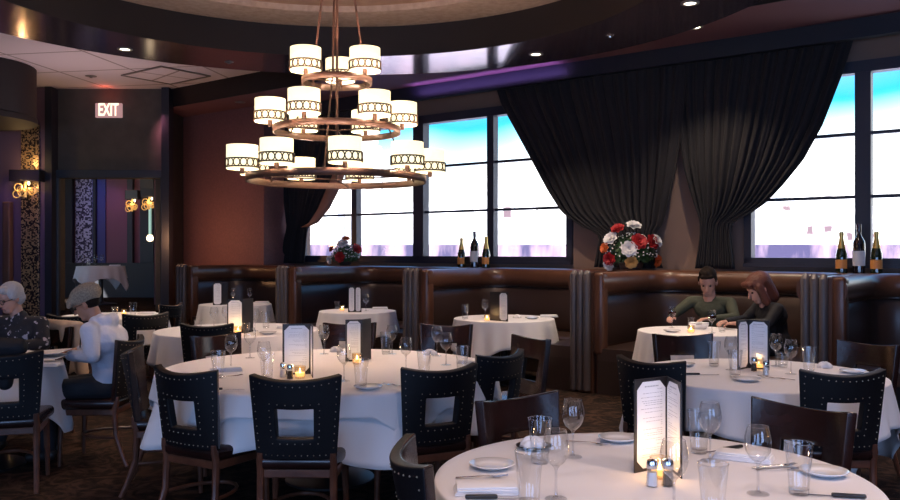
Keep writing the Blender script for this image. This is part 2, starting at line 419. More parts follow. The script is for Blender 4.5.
# far room
struct('wall_far_room', bx((-7.2, 19.6, 2.2), (5.6, .2, 4.4)), mat('far_wall', (.20, .09, .12), .7))
struct('wall_far_room_left', bx((-9.6, 17.4, 2.2), (.2, 4.9, 4.4)), M_darkwall)
struct('wall_far_room_right', bx((-5.15, 17.4, 2.2), (.2, 4.5, 4.4)), M_darkwall)
def fx(px, d): return (px - 450) / F * d
bm = bmesh.new(); box(bm, (fx(83.5, 19.4), 19.45, 2.1), (.38, .06, 3.2)); struct('trim_far_mosaic', bm, M_mosaic2)
bm = bmesh.new(); box(bm, (-7.3, 19.30, .88), (4.4, .16, .76)); box(bm, (-7.3, 19.28, 1.265), (4.4, .22, .03)); struct('trim_far_wainscot', bm, M_beam)
bm = bmesh.new(); box(bm, (fx(98, 19.4), 19.46, 2.1), (.30, .05, 3.3)); struct('trim_far_blue_panel', bm, mat('blue_panel', (.05, .06, .22), .6))
for k, px in enumerate((66, 93.5, 129, 146)):
    bm = bmesh.new(); box(bm, (fx(px, 19.3), 19.40, 2.1), ((.24, .05, .12, .3)[k], .12, 3.3)); struct('trim_far_post', bm, M_beam)

# ================================================================ outside the windows
bld = []
spec = [(-8.8, 90, 3.2, 15.5, 0), (-15, 86, 8, 9.5, 1), (-2, 80, 9, 8, 2), (7, 110, 8, 13, 0), (-26, 85, 12, 9, 2), (-38, 100, 12, 12, 1),
        (19, 90, 11, 9, 1), (33, 78, 9, 8.5, 0), (44, 88, 9, 7.5, 2), (60, 95, 13, 12, 1)]
bl_names = ['tallest slim pale tower with a stepped crown seen through the left window', 'cream block left of the slim tower in the left window',
            'low white block across the river behind the wine bottles', 'pale stone tower right of the centre window bar', 'white mid-rise block at the far left of the river bank',
            'cream block outermost left on the river bank', 'cream block on the bank hidden behind the drawn curtain', 'pale stone block left in the right-hand window',
            'low white block behind the right-hand bottles', 'cream tower outermost right on the river bank']
for (x, y, w, h, k), lb in zip(spec, bl_names):
    b = empty('building', (x * 1.0, y, -3), 0, lb, 'building', 'city blocks across the river')
    bm = bmesh.new(); box(bm, (0, 0, h / 2), (w, w * .8, h)); link('wall', bm, M_fac[k], b)
    bm = bmesh.new(); box(bm, (0, 0, h + .5), (w * .72, w * .6, 1.)); 
    if h > 15:
        box(bm, (0, 0, h + 2), (w * .45, w * .4, 2.4)); tube(bm, [(0, 0, h + 3), (0, 0, h + 6)], [.4, .1], 6)
    link('roof', bm, M_fac[(k + 1) % 3], b)
bm = bmesh.new(); box(bm, (10, 42, -.57), (140, .8, 4.87)); struct('ground_river_wall', bm, M_parapet)
struct('ground', bx((10, 75, -3.1), (260, 125, .2)), M_ground)

# ================================================================ curtains
def curtain_sheet(name, prof, tail, lab, folds, off0, tiepx=None, m=M_curtain, z_hi=4.0, lining=None):
    """prof: list of (z, s_left, s_right) from the head down to the floor of the tail"""
    bm = bmesh.new(); NU = 150
    rows = []
    zs = [z_hi - (z_hi - prof[-1][0]) * i / 44 for i in range(45)]
    def sample(z):
        for a, b in zip(prof, prof[1:]):
            if b[0] <= z <= a[0]:
                t = (a[0] - z) / max(1e-6, a[0] - b[0]); t2 = t
                return a[1] + (b[1] - a[1]) * t2, a[2] + (b[2] - a[2]) * t2
        return prof[-1][1:]
    wmax = max(p[2] - p[1] for p in prof)
    for z in zs:
        l, r = sample(z); w = r - l; row = []
        comp = max(.0, 1 - w / wmax)
        for i in range(NU + 1):
            u = i / NU
            ph = u * folds * 2 * PI + .9 * math.sin(u * 9) + .25 * math.sin(z * 3 + u * 14)
            amp = .030 + .018 * comp + .012 * math.sin(u * 37)
            y = off0 + .04 * comp + amp * .8 * math.sin(ph) + .010 * math.sin(ph * 2.3 + 1)
            row.append(bm.verts.new((l + w * u, -y, z)))
        rows.append(row)
    for a, b in zip(rows, rows[1:]):
        for i in range(NU): bm.faces.new((a[i], a[i + 1], b[i + 1], b[i]))
    o = link(name, bm, m, None, 'all', **WL)
    sd = o.modifiers.new('s', 'SOLIDIFY'); sd.thickness = .008
    return bake(o)
CO = .22
def cs(px): return wall_hit(px, CO)
def cz(px, py): return wall_z(px, py, CO)
# main pair, drawn back to the two piers
pr = [(4.02, cs(494), cs(690)), (cz(500, 105), cs(502), cs(688)), (cz(520, 150), cs(527), cs(682)), (cz(545, 190), cs(549), cs(674)), (cz(560, 212), cs(563), cs(668)), (cz(575, 226), cs(582), cs(664)),
      (cz(600, 233), cs(599), cs(658)), (cz(600, 240), cs(601), cs(656)), (cz(600, 250), cs(599), cs(658)), (1.335, cs(596), cs(664))]
o = curtain_sheet('curtain', pr, 0, '', 17, CO); tag(o, 'big dark pleated curtain swept in from the left window above the large bouquet', 'curtain', 'dark window curtains')
pr = [(4.02, cs(676), cs(857)), (cz(850, 72), cs(676), cs(842)), (cz(820, 125), cs(680), cs(822)), (cz(800, 160), cs(684), cs(803)), (cz(780, 185), cs(690), cs(783)), (cz(765, 203), cs(695), cs(766)),
      (cz(748, 214), cs(699), cs(750)), (cz(735, 222), cs(701), cs(733)), (cz(735, 235), cs(701), cs(731)), (1.335, cs(696), cs(735))]
o = curtain_sheet('curtain', pr, 0, '', 15, CO - .03); tag(o, 'big dark pleated curtain swept in from the right-hand window above the seated man', 'curtain', 'dark window curtains')
pr = [(4.02, cs(281), cs(372)), (cz(350, 150), cs(282), cs(357)), (cz(340, 175), cs(283), cs(343)), (cz(335, 190), cs(284), cs(334)), (cz(330, 205), cs(286), cs(326)), (cz(322, 222), cs(288), cs(318)), (cz(310, 226), cs(289), cs(309)),
      (cz(300, 240), cs(286), cs(307)), (1.335, cs(283), cs(305))]
o = curtain_sheet('curtain', pr, 0, '', 8, CO); tag(o, 'narrow dark curtain tied back left of the small bouquet', 'curtain', 'dark window curtains')
bm = bmesh.new(); 
pts = [W(cs(p) - 0, 0) for p in ()]
lin = [(358, 148), (350, 172), (342, 192), (334, 208), (322, 223), (312, 227)]
A = [(cs(p), cz(p, q)) for p, q in lin]
vs1 = [bm.verts.new((s, -(CO + .09), z)) for s, z in A]; vs2 = [bm.verts.new((s - .20 - .07 * math.sin(i * .8), -(CO + .12), z)) for i, (s, z) in enumerate(A)]
for i in range(len(A) - 1): bm.faces.new((vs1[i], vs1[i + 1], vs2[i + 1], vs2[i]))
ln = link('curtain_lining', bm, M_lining, o, 'all'); sd = ln.modifiers.new('s', 'SOLIDIFY'); sd.thickness = .012; bake(ln)
# tie-backs on the piers
for px, py, lb in ((598, 236, 'metal curtain tieback beside the large bouquet'), (727, 230, 'metal curtain tieback beside the right-hand window')):
    s = wall_hit(px, .2); bm = bmesh.new()
    tube(bm, [(s, 0, wall_z(px, py - 6, .2)), (s, -.12, wall_z(px, py - 6, .2)), (s, -.16, wall_z(px, py - 2, .2)), (s + .02, -.16, wall_z(px, py + 7, .2))], [.012, .012, .014, .008], 8)
    tag(link('curtain_tieback', bm, M_tie, None, True, **WL), lb, 'curtain tieback', 'curtain tiebacks')

# ================================================================ booths
def ss(k): return -3.883 + 2.435 * k
def booth(k, back, label):
    root = empty('booth', W(ss(k) + 1.2, 1.3, 0), TH, label, 'booth', 'leather booths along the windows')
    ox, oy = ss(k) + 1.2, -1.3
    def L(s, off): return (s - ox, -off - oy)
    s0, s1 = ss(k) + .165, ss(k + 1) - .02; fr = 2.1
    # U path of the inner back face
    def upath(inset, front=fr):
        a, b, c = s0 + inset, s1 - inset, back + inset; r = .42 if inset < .2 else .3
        p = [(a, front)]
        for i in range(9): t = PI / 2 * i / 8; p.append((a + r - r * math.cos(t), c + r - r * math.sin(t)))
        for i in range(9): t = PI / 2 * i / 8; p.append((b - r + r * math.sin(t), c + r - r * math.cos(t)))
        p.append((b, front)); return [L(*q) for q in p]
    def sweep(path_in, sec, name, m, par=root):
        # sec: list of (outset from path, z); swept section, outset measured into the seat side
        bm = bmesh.new(); P = [Vector((*q, 0)) for q in path_in]; rings = []
        for i, p in enumerate(P):
            t = (P[min(i + 1, len(P) - 1)] - P[max(i - 1, 0)]).normalized(); n = Vector((t.y, -t.x, 0))
            rings.append([bm.verts.new((p.x + n.x * o, p.y + n.y * o, z)) for o, z in sec])
        for a, b in zip(rings, rings[1:]):
            for j in range(len(sec)): bm.faces.new((a[j], a[(j + 1) % len(sec)], b[(j + 1) % len(sec)], b[j]))
        bm.faces.new(rings[0]); bm.faces.new(rings[-1][::-1])
        return link(name, bm, m, par, True)
    def roll(z0, z1, d, base=0, n=10):
        return [(base, z0)] + [(base + d * math.sin(PI * i / n) ** .6, z0 + (z1 - z0) * (.5 - .5 * math.cos(PI * i / n))) for i in range(1, n)] + [(base, z1)]
    sgn = 1
    up = upath(0)
    sweep(up, [(-.16, .0), (0.0, .0), (0.0, 1.30), (-.16, 1.30)], 'back_shell', M_booth)
    fro = sweep(up, roll(1.07, 1.318, .13), 'top_roll', M_booth)
    bm = bmesh.new()
    for s, sg in ((s0, 1),):
        c = L(s + sg * .055, fr - .06); box(bm, (c[0], c[1], .87), (.13, .15, .90), bev=.045, seg=5)
    link('front_roll', bm, M_booth, root, True)
    sweep(upath(.0, fr - .12), roll(.50, 1.06, .085), 'back_cushion', M_boothcush)
    sweep(upath(.05), roll(.36, .49, .02, .0)[:1] + [(.0, .36), (.50, .36), (.535, .39), (.54, .45), (.50, .485), (.30, .495), (.0, .495)], 'seat_cushion', M_boothcush)
    sweep(upath(.05), [(.0, .0), (.44, .0), (.44, .36), (.0, .36)], 'seat_base', mat('seat_base_%d' % k, (.03, .018, .014), .4))
    # divider with its channelled end
    bm = bmesh.new(); c0 = L(ss(k) + .105, (back + fr) / 2 - .1)
    box(bm, (c0[0], c0[1], .655), (.19, fr - back + .1, 1.31))
    link('divider', bm, M_booth, root)
    bm = bmesh.new()
    for j in range(3):
        cx, cy = L(ss(k) - .065 + .079 * j, fr + .02)
        tube(bm, [(cx, cy, z) for z in (.03, .3, .7, 1.0, 1.29)] + [(cx, cy + .03, 1.322)], [.041] * 5 + [.03], 12)
    link('channel_tufting', bm, M_channel, root, True)
    bm = bmesh.new(); a = L(ss(k) + .0, back - .05); b = L(ss(k + 1), .08 if k else .72)
    box(bm, ((a[0] + b[0]) / 2, (a[1] + b[1]) / 2, 1.285), (b[0] - a[0], abs(b[1] - a[1]), .045), bev=.01)
    link('ledge', bm, M_ledge, root)
    return root
booth(0, 1.05, 'leather booth nearest the doorway, below the bare plum wall')
booth(1, .58, 'leather booth beneath the small bouquet and tied curtain')
booth(2, .58, 'leather booth with three wine bottles on the ledge above it')
booth(3, .58, 'leather booth seating the man in green and the red-haired woman')
booth(4, .58, 'leather booth at the right edge below three bottles')
# ================================================================ chairs
def back_pt(u, v):
    return Vector((u * (.205 + .028 * v), -.20 - .085 * v + .075 * u * u * (.35 + .65 * v), .47 + v * .415 + .028 * u * u * v * v))
def make_chair():
    root = empty('dining_chair')
    us = [-1, -.97, -.85, -.72, -.58, -.44, -.30, -.15, 0, .15, .30, .44, .58, .72, .85, .97, 1]
    vs = [0, .03, .10, .18, .27, .34, .44, .55, .65, .72, .8, .88, .95, .985, 1]
    bm = bmesh.new(); g = [[bm.verts.new(back_pt(u, v)) for u in us] for v in vs]
    for j in range(len(vs) - 1):
        for i in range(len(us) - 1):
            if abs((us[i] + us[i + 1]) / 2) < .44 and .27 < (vs[j] + vs[j + 1]) / 2 < .65: continue
            bm.faces.new((g[j][i], g[j][i + 1], g[j + 1][i + 1], g[j + 1][i]))
    me = bpy.data.meshes.new('backrest'); bm.normal_update()
    bm.to_mesh(me); bm.free()
    o = bpy.data.objects.new('backrest', me); COL.objects.link(o); o.parent = root
    me.materials.append(M_leather_back); me.materials.append(M_leather)
    for p in me.polygons: p.use_smooth = True
    s = o.modifiers.new('s', 'SOLIDIFY'); s.thickness = .042; s.offset = 0; s.material_offset = 1; s.material_offset_rim = 1; s.use_even_offset = True
    b = o.modifiers.new('b', 'BEVEL'); b.width = .010; b.segments = 3; b.limit_method = 'ANGLE'; b.angle_limit = math.radians(50)
    bake(o)
    # smooth leather faces the seat, studded leather faces backwards
    for p in o.data.polygons:
        p.use_smooth = True
        p.material_index = 1 if p.normal.y > -.1 else 0
    # nail heads on the rear face
    bm = bmesh.new(); st = []
    n = 13
    for i in range(n): u = -.88 + 1.76 * i / (n - 1); st += [(u, .94), (u, .06)]
    for i in range(1, 10): v = .06 + .88 * i / 10; st += [(-.90, v), (.90, v)]
    for i in range(7): u = -.54 + 1.08 * i / 6; st += [(u, .71), (u, .21)]
    for i in range(1, 6): v = .21 + .50 * i / 6; st += [(-.56, v), (.56, v)]
    for u, v in st:
        p = back_pt(u, v); d = (back_pt(u + .01, v) - p).cross(back_pt(u, v + .01) - p).normalized()
        if d.y > 0: d = -d
        q = bmesh.ops.create_icosphere(bm, subdivisions=1, radius=.0036)['verts']
        bmesh.ops.translate(bm, vec=p + d * .0215, verts=q)
    link('nailhead_trim', bm, M_brass, root, True)
    bm = bmesh.new(); box(bm, (0, .015, .445), (.45, .44, .075), bev=.03, seg=4)
    for v in bm.verts:
        if v.co.z > .46: v.co.z += .012 * (1 - (v.co.x / .23) ** 2) * (1 - ((v.co.y - .015) / .23) ** 2)
        v.co.x *= 1 + .10 * (v.co.y) / .23
    link('seat', bm, M_leather, root, True)
    bm = bmesh.new(); box(bm, (0, .01, .388), (.42, .40, .045), bev=.006); link('seat_frame', bm, M_wood, root)
    for sx in (-1, 1):
        bm = bmesh.new(); tube(bm, [(sx * .195, .195, .385), (sx * .20, .205, .2), (sx * .205, .21, 0)], [.022, .019, .014], 8); link('leg', bm, M_wood, root, True)
        bm = bmesh.new(); tube(bm, [(sx * .190, -.200, .50), (sx * .192, -.195, .46), (sx * .19, -.18, .40), (sx * .192, -.19, .22), (sx * .20, -.24, .08), (sx * .205, -.275, 0)], [.016, .02, .022, .019, .017, .016], 8)
        link('leg', bm, M_wood, root, True)
    bm = bmesh.new(); tube(bm, [(.18 * math.cos(PI + PI * t / 12) * 1.0, .16 * math.sin(PI * t / 12) * -1 + .03 if False else -.18 + .30 * math.sin(PI * t / 12), .20) for t in range(13)], .011, 8)
    link('hoop_stretcher', bm, M_wood, root, True)
    return root
PROTO['chair'] = (make_chair(), False)
def chair(x, y, fx_, fy_, label, group):
    """chair standing at (x, y), facing the direction (fx, fy)"""
    return place('chair', (x, y, 0), math.atan2(fy_, fx_) - PI / 2, label, 'chair', group)
def chair_back_at(bx_, by_, fx_, fy_, label, group):       # given where its backrest stands
    l = math.hypot(fx_, fy_); return chair(bx_ + fx_ / l * .26, by_ + fy_ / l * .26, fx_, fy_, label, group)
G1, G2, G3, G4, G5 = 'chairs around the foreground table', 'chairs around the big round table', 'chairs around the right-hand table', 'chairs by the rear left tables', 'chairs at the left edge'
T1 = (.70, 2.98); T2 = (-.816, 5.78); T3 = (2.0, 5.53); T4 = (-2.15, 8.6)
chair_back_at(.28, 3.80, .59, -.80, 'smooth brown leather chair facing us behind the foreground table, left of its tall menu', G1)
chair_back_at(1.50, 3.58, -.82, -.57, 'smooth dark leather chair behind the right side of the foreground table', G1)
chair_back_at(-.15, 2.74, .985, .16, 'chair cut off by the bottom edge, left of the foreground table', G1)
chair_back_at(-.80, 4.36, .02, 1, 'studded chair seen from behind in front of the big round table menu', G2)
chair_back_at(-.04, 4.72, -.46, .89, 'studded chair at the near right side of the big round table', G2)
chair_back_at(.35, 5.36, -.75, .66, 'studded chair half hidden behind the near right chair of the big round table', G2)
chair_back_at(.64, 6.38, -.85, -.5, 'brown leather chair at the right of the big round table, below the wine bottle booth', G2)
chair_back_at(-.03, 7.5, -.15, -1, 'brown leather chair at the back of the big round table, its front facing us', G2)
chair_back_at(-.90, 7.65, .05, -1, 'dark chair behind the rear menu of the big round table', G2)
chair_back_at(-1.84, 6.6, .8, -.6, 'chair with a violet sheen between the big round table and the rear left table', G2)
chair_back_at(-1.47, 4.63, .50, .87, 'studded chair at the near left side of the big round table', G2)
chair_back_at(-2.10, 5.55, 1, .22, 'chair seen side-on at the left end of the big round table', G2)
chair_back_at(2.12, 4.55, -.05, 1, 'studded chair seen from behind at the right-hand table', G3)
chair_back_at(1.17, 5.05, .72, .69, 'studded chair behind the top of the tall foreground menu', G3)
chair_back_at(1.80, 6.62, .05, -1, 'brown leather chair facing us at the back of the right-hand table', G3)
chair_back_at(2.97, 6.0, -.85, -.53, 'brown leather chair at the far right of the right-hand table, below the end booth', G3)
chair_back_at(-2.15, 7.48, .02, 1, 'black chair seen from behind at the rear left table with the glowing menu', G4)
chair_back_at(-3.12, 8.75, -.6, .8, 'shiny black chair right of the man in the hoodie', G4)
chair_back_at(-3.36, 10.35, -.95, .25, 'black chair with a slim cutout in front of the first booth divider', G4)
chair_back_at(-3.86, 8.6, .0, 1, 'black chair whose square cutout shows between the two seated diners', G4)
chair_back_at(-2.84, 5.38, -.30, .95, 'studded chair cut off by the left edge of the picture', G5)
CH_MAN = chair_back_at(-2.34, 6.32, -1, .0, 'wooden-legged chair under the man in the white hoodie', G5)
CH_WOM = chair_back_at(-3.42, 7.26, -.12, -1, 'chair under the grey-haired woman with a beige coat over its back', G5)

# ================================================================ tables and their cloths
def table(x, y, rad, label, floor=0.):
    t = empty('dining_table', (x, y, floor), 0, label, 'table')
    bm = bmesh.new(); lathe(bm, [(0, .715), (rad - .02, .715), (rad - .005, .72), (rad - .005, .742), (rad - .02, .747), (0, .747)], 48); link('tabletop', bm, M_wood, t)
    bm = bmesh.new(); lathe(bm, [(.05, .03), (.045, .2), (.04, .715)], 16); link('pedestal', bm, M_black, t, True)
    bm = bmesh.new(); lathe(bm, [(0, .0), (.30, .0), (.30, .015), (.06, .05), (0, .05)], 32); link('base', bm, M_black, t, True)
    return t
def cloth(x, y, rad, Lf, label, rot=0, top=.7535, folds=15, amp=.026, floor=0., flare=.05, off=.006, group=None, name='tablecloth'):
    """Lf(theta) gives how far the cloth hangs"""
    bm = bmesh.new(); NT = 240; rings = []
    c = bm.verts.new((0, 0, top))
    for r in (.3, .6, .85, .96): rings.append([bm.verts.new((rad * r * math.cos(2 * PI * i / NT), rad * r * math.sin(2 * PI * i / NT), top)) for i in range(NT)])
    for k, (dr, dz) in enumerate(((0, -.0005), (off * .7, -.004), (off, -.012))): rings.append([bm.verts.new(((rad + dr) * math.cos(2 * PI * i / NT), (rad + dr) * math.sin(2 * PI * i / NT), top + dz)) for i in range(NT)])
    ph = R.random() * 6
    lmin = min(Lf(2 * PI * i / NT) for i in range(NT))
    for k in range(1, 11):
        t = k / 10; row = []
        for i in range(NT):
            th = 2 * PI * i / NT; L = Lf(th)
            a = (amp * (.55 + .45 * math.sin(3 * th + ph)) * math.sin(folds * th + ph + .8 * math.sin(2 * th)) + amp * .5 * math.sin(folds * 1.7 * th + 2 * ph)) * t ** .8
            ex = flare * t * min(1, (L - lmin) / .2) + .012 * t
            r = rad + off + ex + a + amp * 1.1 * t
            row.append(bm.verts.new((r * math.cos(th), r * math.sin(th), top - .012 - (L - .012) * t)))
        rings.append(row)
    for i in range(NT): bm.faces.new((c, rings[0][i], rings[0][(i + 1) % NT]))
    for a, b in zip(rings, rings[1:]):
        for i in range(NT): bm.faces.new((a[i], b[i], b[(i + 1) % NT], a[(i + 1) % NT]))
    o = link(name, bm, M_cloth, None, 'all', (x, y, floor), rot)
    sd = o.modifiers.new('s', 'SOLIDIFY'); sd.thickness = .0018; sd.offset = -1; bake(o)
    return tag(o, label, 'tablecloth', group)
def square(rad, half, lo, hi):
    def f(th):
        L = half / max(abs(math.cos(th)), abs(math.sin(th))) - rad
        return max(lo, min(hi, L))
    return f
GC = 'white tablecloths'
table(*T1, .745, 'round table in the foreground under a white cloth')
cloth(*T1, .75, square(.75, 1.0, .22, .52), 'white cloth on the foreground table with the tall open menu', group=GC)
table(*T2, 1.09, 'large round table in the middle of the room under two white cloths')
cloth(*T2, 1.095, lambda th: .33 + .05 * math.sin(5 * th + 1) + .03 * math.sin(9 * th), 'white lower cloth of the big round table, hanging below the overlay', group=GC, folds=13, amp=.042)
def ov(th):
    f = .13
    for c, w, h in ((-1.02, .20, .30), (-2.15, .22, .30), (.6, .3, .2), (2.3, .3, .2), (-.1, .25, .2), (-3.0, .2, .2)):
        d = (th - c + PI) % (2 * PI) - PI; f = max(f, .13 + h * max(0, 1 - abs(d) / w) * .55)
    return f
cloth(*T2, 1.10, ov, 'white overlay cloth on the big round table, with glasses and two menus on it', top=.7585, off=.034, amp=.012, flare=.02, group=GC)
table(*T3, .765, 'round table on the right under a white cloth')
cloth(*T3, .77, square(.77, 1.02, .23, .56), 'white cloth with a hanging corner on the right-hand table', rot=.86, group=GC)
table(*T4, .80, 'round table at the rear left under a white cloth')
cloth(*T4, .805, square(.805, 1.08, .25, .62), 'white cloth on the rear left table with the glowing menu', rot=.4, group=GC)
BT = [((.64, 10.08), .585, 'booth table below the wine bottles', 'white cloth on the booth table below the wine bottles', .1),
      ((-1.23, 11.32), .50, 'booth table below the small bouquet', 'white cloth on the booth table below the small bouquet', .7),
      ((-3.22, 12.75), .52, 'booth table nearest the plum wall', 'white cloth on the booth table nearest the plum wall', .2),
      ((2.44, 8.50), .54, 'booth table of the man in the green sweater', 'white cloth on the booth table of the man in green', .6)]
for (x, y), r, a, b, ro in BT:
    table(x, y, r, a + ', under a white cloth'); cloth(x, y, r + .005, square(r, r + .30, .28, .50), b, rot=ro, group=GC, folds=12)
table(-3.38, 6.12, .53, 'small table of the two diners at the left edge, under a white cloth')
cloth(-3.38, 6.12, .535, square(.53, .78, .24, .50), 'white cloth on the table of the two diners at the left edge', rot=.75, group=GC, folds=11)
table(-4.15, 10.5, .62, 'table behind the man in the hoodie, under a white cloth')
cloth(-4.15, 10.5, .625, square(.62, .9, .26, .5), 'white cloth on the table behind the man in the hoodie', rot=.2, group=GC)
FT = (-6.88, 16.75)
table(*FT, .44, 'square-clothed table in the room beyond the doorway', .5)
cloth(*FT, .445, square(.44, .66, .24, .50), 'white cloth with a pointed corner in the room beyond the doorway', rot=.62, floor=.5, group=GC, folds=9)

# ================================================================ tableware
def gl(name, prof, m=M_glass, seg=24):
    bm = bmesh.new(); lathe(bm, prof, seg); return link(name, bm, m, None, 'all')
def make_wine(fill=None, wmat=None):
    root = empty('wine_glass')
    bm = bmesh.new(); lathe(bm, [(0, .004), (.034, .0035), (.036, .0015), (.036, 0), (0, 0)], 28); link('foot', bm, M_footg, root, True)
    bm = bmesh.new(); lathe(bm, [(.010, .004), (.0055, .012), (.0042, .03), (.0042, .085), (.006, .098), (.012, .106)], 14); link('stem', bm, M_glasss, root, True)
    pr = [(0, .104), (.014, .108), (.028, .120), (.039, .140), (.0435, .160), (.0420, .185), (.037, .208), (.0335, .222)]
    bm = bmesh.new(); lathe(bm, pr, 28); tube(bm, [(.0335 * math.cos(2 * PI * i / 28), .0335 * math.sin(2 * PI * i / 28), .222) for i in range(28)], .0009, 6, closed=True); link('bowl', bm, M_glass, root, 'all')
    if fill: bm = bmesh.new(); lathe(bm, [(0, .106), (.013, .1095), (.025, .123), (.037, .142), (.0415, .160), (.0412, .168), (0, .168)], 24); link('red_wine', bm, M_wine, root, True)
    return root
def make_tumbler(h=.168, r=.045):
    root = empty('tumbler'); bm = bmesh.new(); seg = 32
    lathe(bm, [(0, 0), (r * .66, 0), (r * .70, .004), (r * .80, h * .45), (r, h)], seg); lathe(bm, [(0, .013), (r * .55, .014), (r * .705, .018)], seg)
    tube(bm, [(r * math.cos(2 * PI * i / 32), r * math.sin(2 * PI * i / 32), h) for i in range(32)], .0013, 6, closed=True)
    for v in bm.verts:
        if 1e-4 < v.co.z < h * .8:
            a = math.atan2(v.co.y, v.co.x); k = 1 + .028 * math.cos(8 * a) * (1 - v.co.z / (h * .8)); v.co.x *= k; v.co.y *= k
    link('glass_body', bm, M_glass, root, 'all')
    return root
def make_plate(r=.083):
    root = empty('side_plate'); bm = bmesh.new()
    lathe(bm, [(0, .001), (r * .55, .001), (r * .62, .004), (r * .98, .017), (r, .019), (r * .985, .021), (r * .62, .0085), (r * .55, .006), (0, .006)], 40); link('dish', bm, M_china, root, 'all')
    return root
def make_fork():
    root = empty('fork'); bm = bmesh.new()
    tube(bm, [(-.10, 0, .004), (-.05, 0, .006), (.0, 0, .008), (.03, 0, .006)], [.0055, .004, .0028, .005], 8, flat=.4)
    bmesh.ops.translate(bm, vec=(0, 0, 0), verts=bm.verts)
    link('handle', bm, M_steel, root, True)
    bm = bmesh.new(); box(bm, (.042, 0, .0055), (.026, .022, .0018), bev=.0006)
    for k in range(4): tube(bm, [(.053, -.0085 + .0057 * k, .0055), (.085, -.0085 + .0057 * k, .0095)], [.0014, .0008], 6)
    link('tines', bm, M_steel, root)
    return root
def make_knife(dark=True):
    root = empty('knife'); bm = bmesh.new()
    box(bm, (-.06, 0, .008), (.105, .017, .013), bev=.005, seg=3); link('handle', bm, M_black if dark else M_steel, root, True)
    bm = bmesh.new(); xprism(bm, [(-.01, .004), (.09, .003), (.115, .006), (.10, .012), (-.01, .010)], -.0009, .0009)
    bmesh.ops.rotate(bm, cent=(0, 0, .004), matrix=Matrix.Rotation(math.radians(70), 3, 'X'), verts=bm.verts)
    m_ = min(v.co.z for v in bm.verts); bmesh.ops.translate(bm, vec=(0, 0, .001 - m_), verts=bm.verts)
    link('blade', bm, M_steel, root)
    return root
def make_napkin():
    root = empty('folded_napkin'); rr = random.Random(3)
    for k in range(4):
        bm = bmesh.new(); box(bm, (.003 * rr.uniform(-1, 1), .003 * rr.uniform(-1, 1), .0035 + .0066 * k), (.215 - .006 * k, .105 - .004 * k, .0064), bev=.0028, seg=2)
        if k == 3:
            for v in bm.verts: v.co.z += .004 * math.sin(v.co.x * 30) * (v.co.z > .024)
        link('fold', bm, M_napkin, root, True)
    return root
def make_roll():                                # napkin loosely bunched
    root = empty('bunched_napkin'); rr = random.Random(5); bm = bmesh.new(); n = 30
    rings = []
    for j in range(9):
        f = j / 8; row = []
        for i in range(n):
            a = 2 * PI * i / n; r = (1 - f * f * .9) * (1 + .14 * math.sin(5 * a + 3 * f)); row.append(bm.verts.new((.09 * r * math.cos(a), .05 * r * math.sin(a), .001 + .045 * math.sin(f * PI / 2) * (1 + .25 * math.sin(3 * a)))))
        rings.append(row)
    for a, b in zip(rings, rings[1:]):
        for i in range(n): bm.faces.new((a[i], a[(i + 1) % n], b[(i + 1) % n], b[i]))
    bm.faces.new(rings[-1]); bm.faces.new(rings[0][::-1])
    link('folded_linen', bm, M_napkin, root, 'all'); return root
def make_shaker(pepper=False):
    root = empty('pepper_shaker' if pepper else 'salt_shaker')
    bm = bmesh.new(); lathe(bm, [(0, 0), (.021, 0), (.022, .004), (.017, .06), (.017, .064), (0, .064)], 8); link('jar', bm, M_glass, root)
    bm = bmesh.new(); lathe(bm, [(0, .003), (.0185, .003), (.0155, .048), (0, .048)], 8); link('pepper' if pepper else 'salt', bm, mat('pepper', (.10, .07, .05), .9) if pepper else M_napkin, root)
    bm = bmesh.new(); lathe(bm, [(.0185, .060), (.019, .078), (.016, .088), (.008, .093), (0, .094)], 20); link('cap', bm, M_steel, root, True)
    return root
def make_candle():
    root = empty('votive_candle')
    bm = bmesh.new(); lathe(bm, [(0, 0), (.028, 0), (.032, .01), (.036, .075), (.0345, .075), (.030, .012), (0, .008)], 24); link('glass_cup', bm, M_candleglass, root, 'all')
    bm = bmesh.new(); lathe(bm, [(0, .009), (.029, .013), (.0305, .035), (0, .033)], 20); link('wax', bm, M_wax, root, True)
    bm = bmesh.new(); lathe(bm, [(0, .034), (.004, .039), (.0045, .045), (.002, .056), (0, .062)], 10); link('flame', bm, M_flame, root, True)
    return root
PROTO.update(wine=(make_wine(), False), redwine=(make_wine(True), False), tumbler=(make_tumbler(), False), shortglass=(make_tumbler(.10, .042), False), plate=(make_plate(), False), fork=(make_fork(), False),
             knife=(make_knife(), False), napkin=(make_napkin(), False), roll=(make_roll(), False), salt=(make_shaker(), False), pepper=(make_shaker(True), False), candle=(make_candle(), False))
CAT = dict(wine='wine glass', redwine='wine glass', tumbler='glass', shortglass='glass', plate='plate', fork='fork', knife='knife', napkin='napkin', roll='napkin', salt='salt shaker', pepper='pepper shaker', candle='candle')
GRP = dict(wine='stemmed glasses on the tables', redwine='glasses of red wine', tumbler='water tumblers on the tables', shortglass='short glasses on the tables', plate='small bread plates', fork='forks laid on the tables',
           knife='knives laid on the tables', napkin='folded white napkins', roll='bunched white napkins', salt='salt shakers', pepper='pepper shakers', candle='candles in glass cups')
candles = []
def put(key, px, py, label, rot=0., top=.7545, z=None, floor=0.):
    zt = (top if z is None else z) + floor
    p = at(px, py, zt)
    o = place(key, p, rot, label, CAT[key], GRP[key])
    if key == 'candle': candles.append(p)
    return o
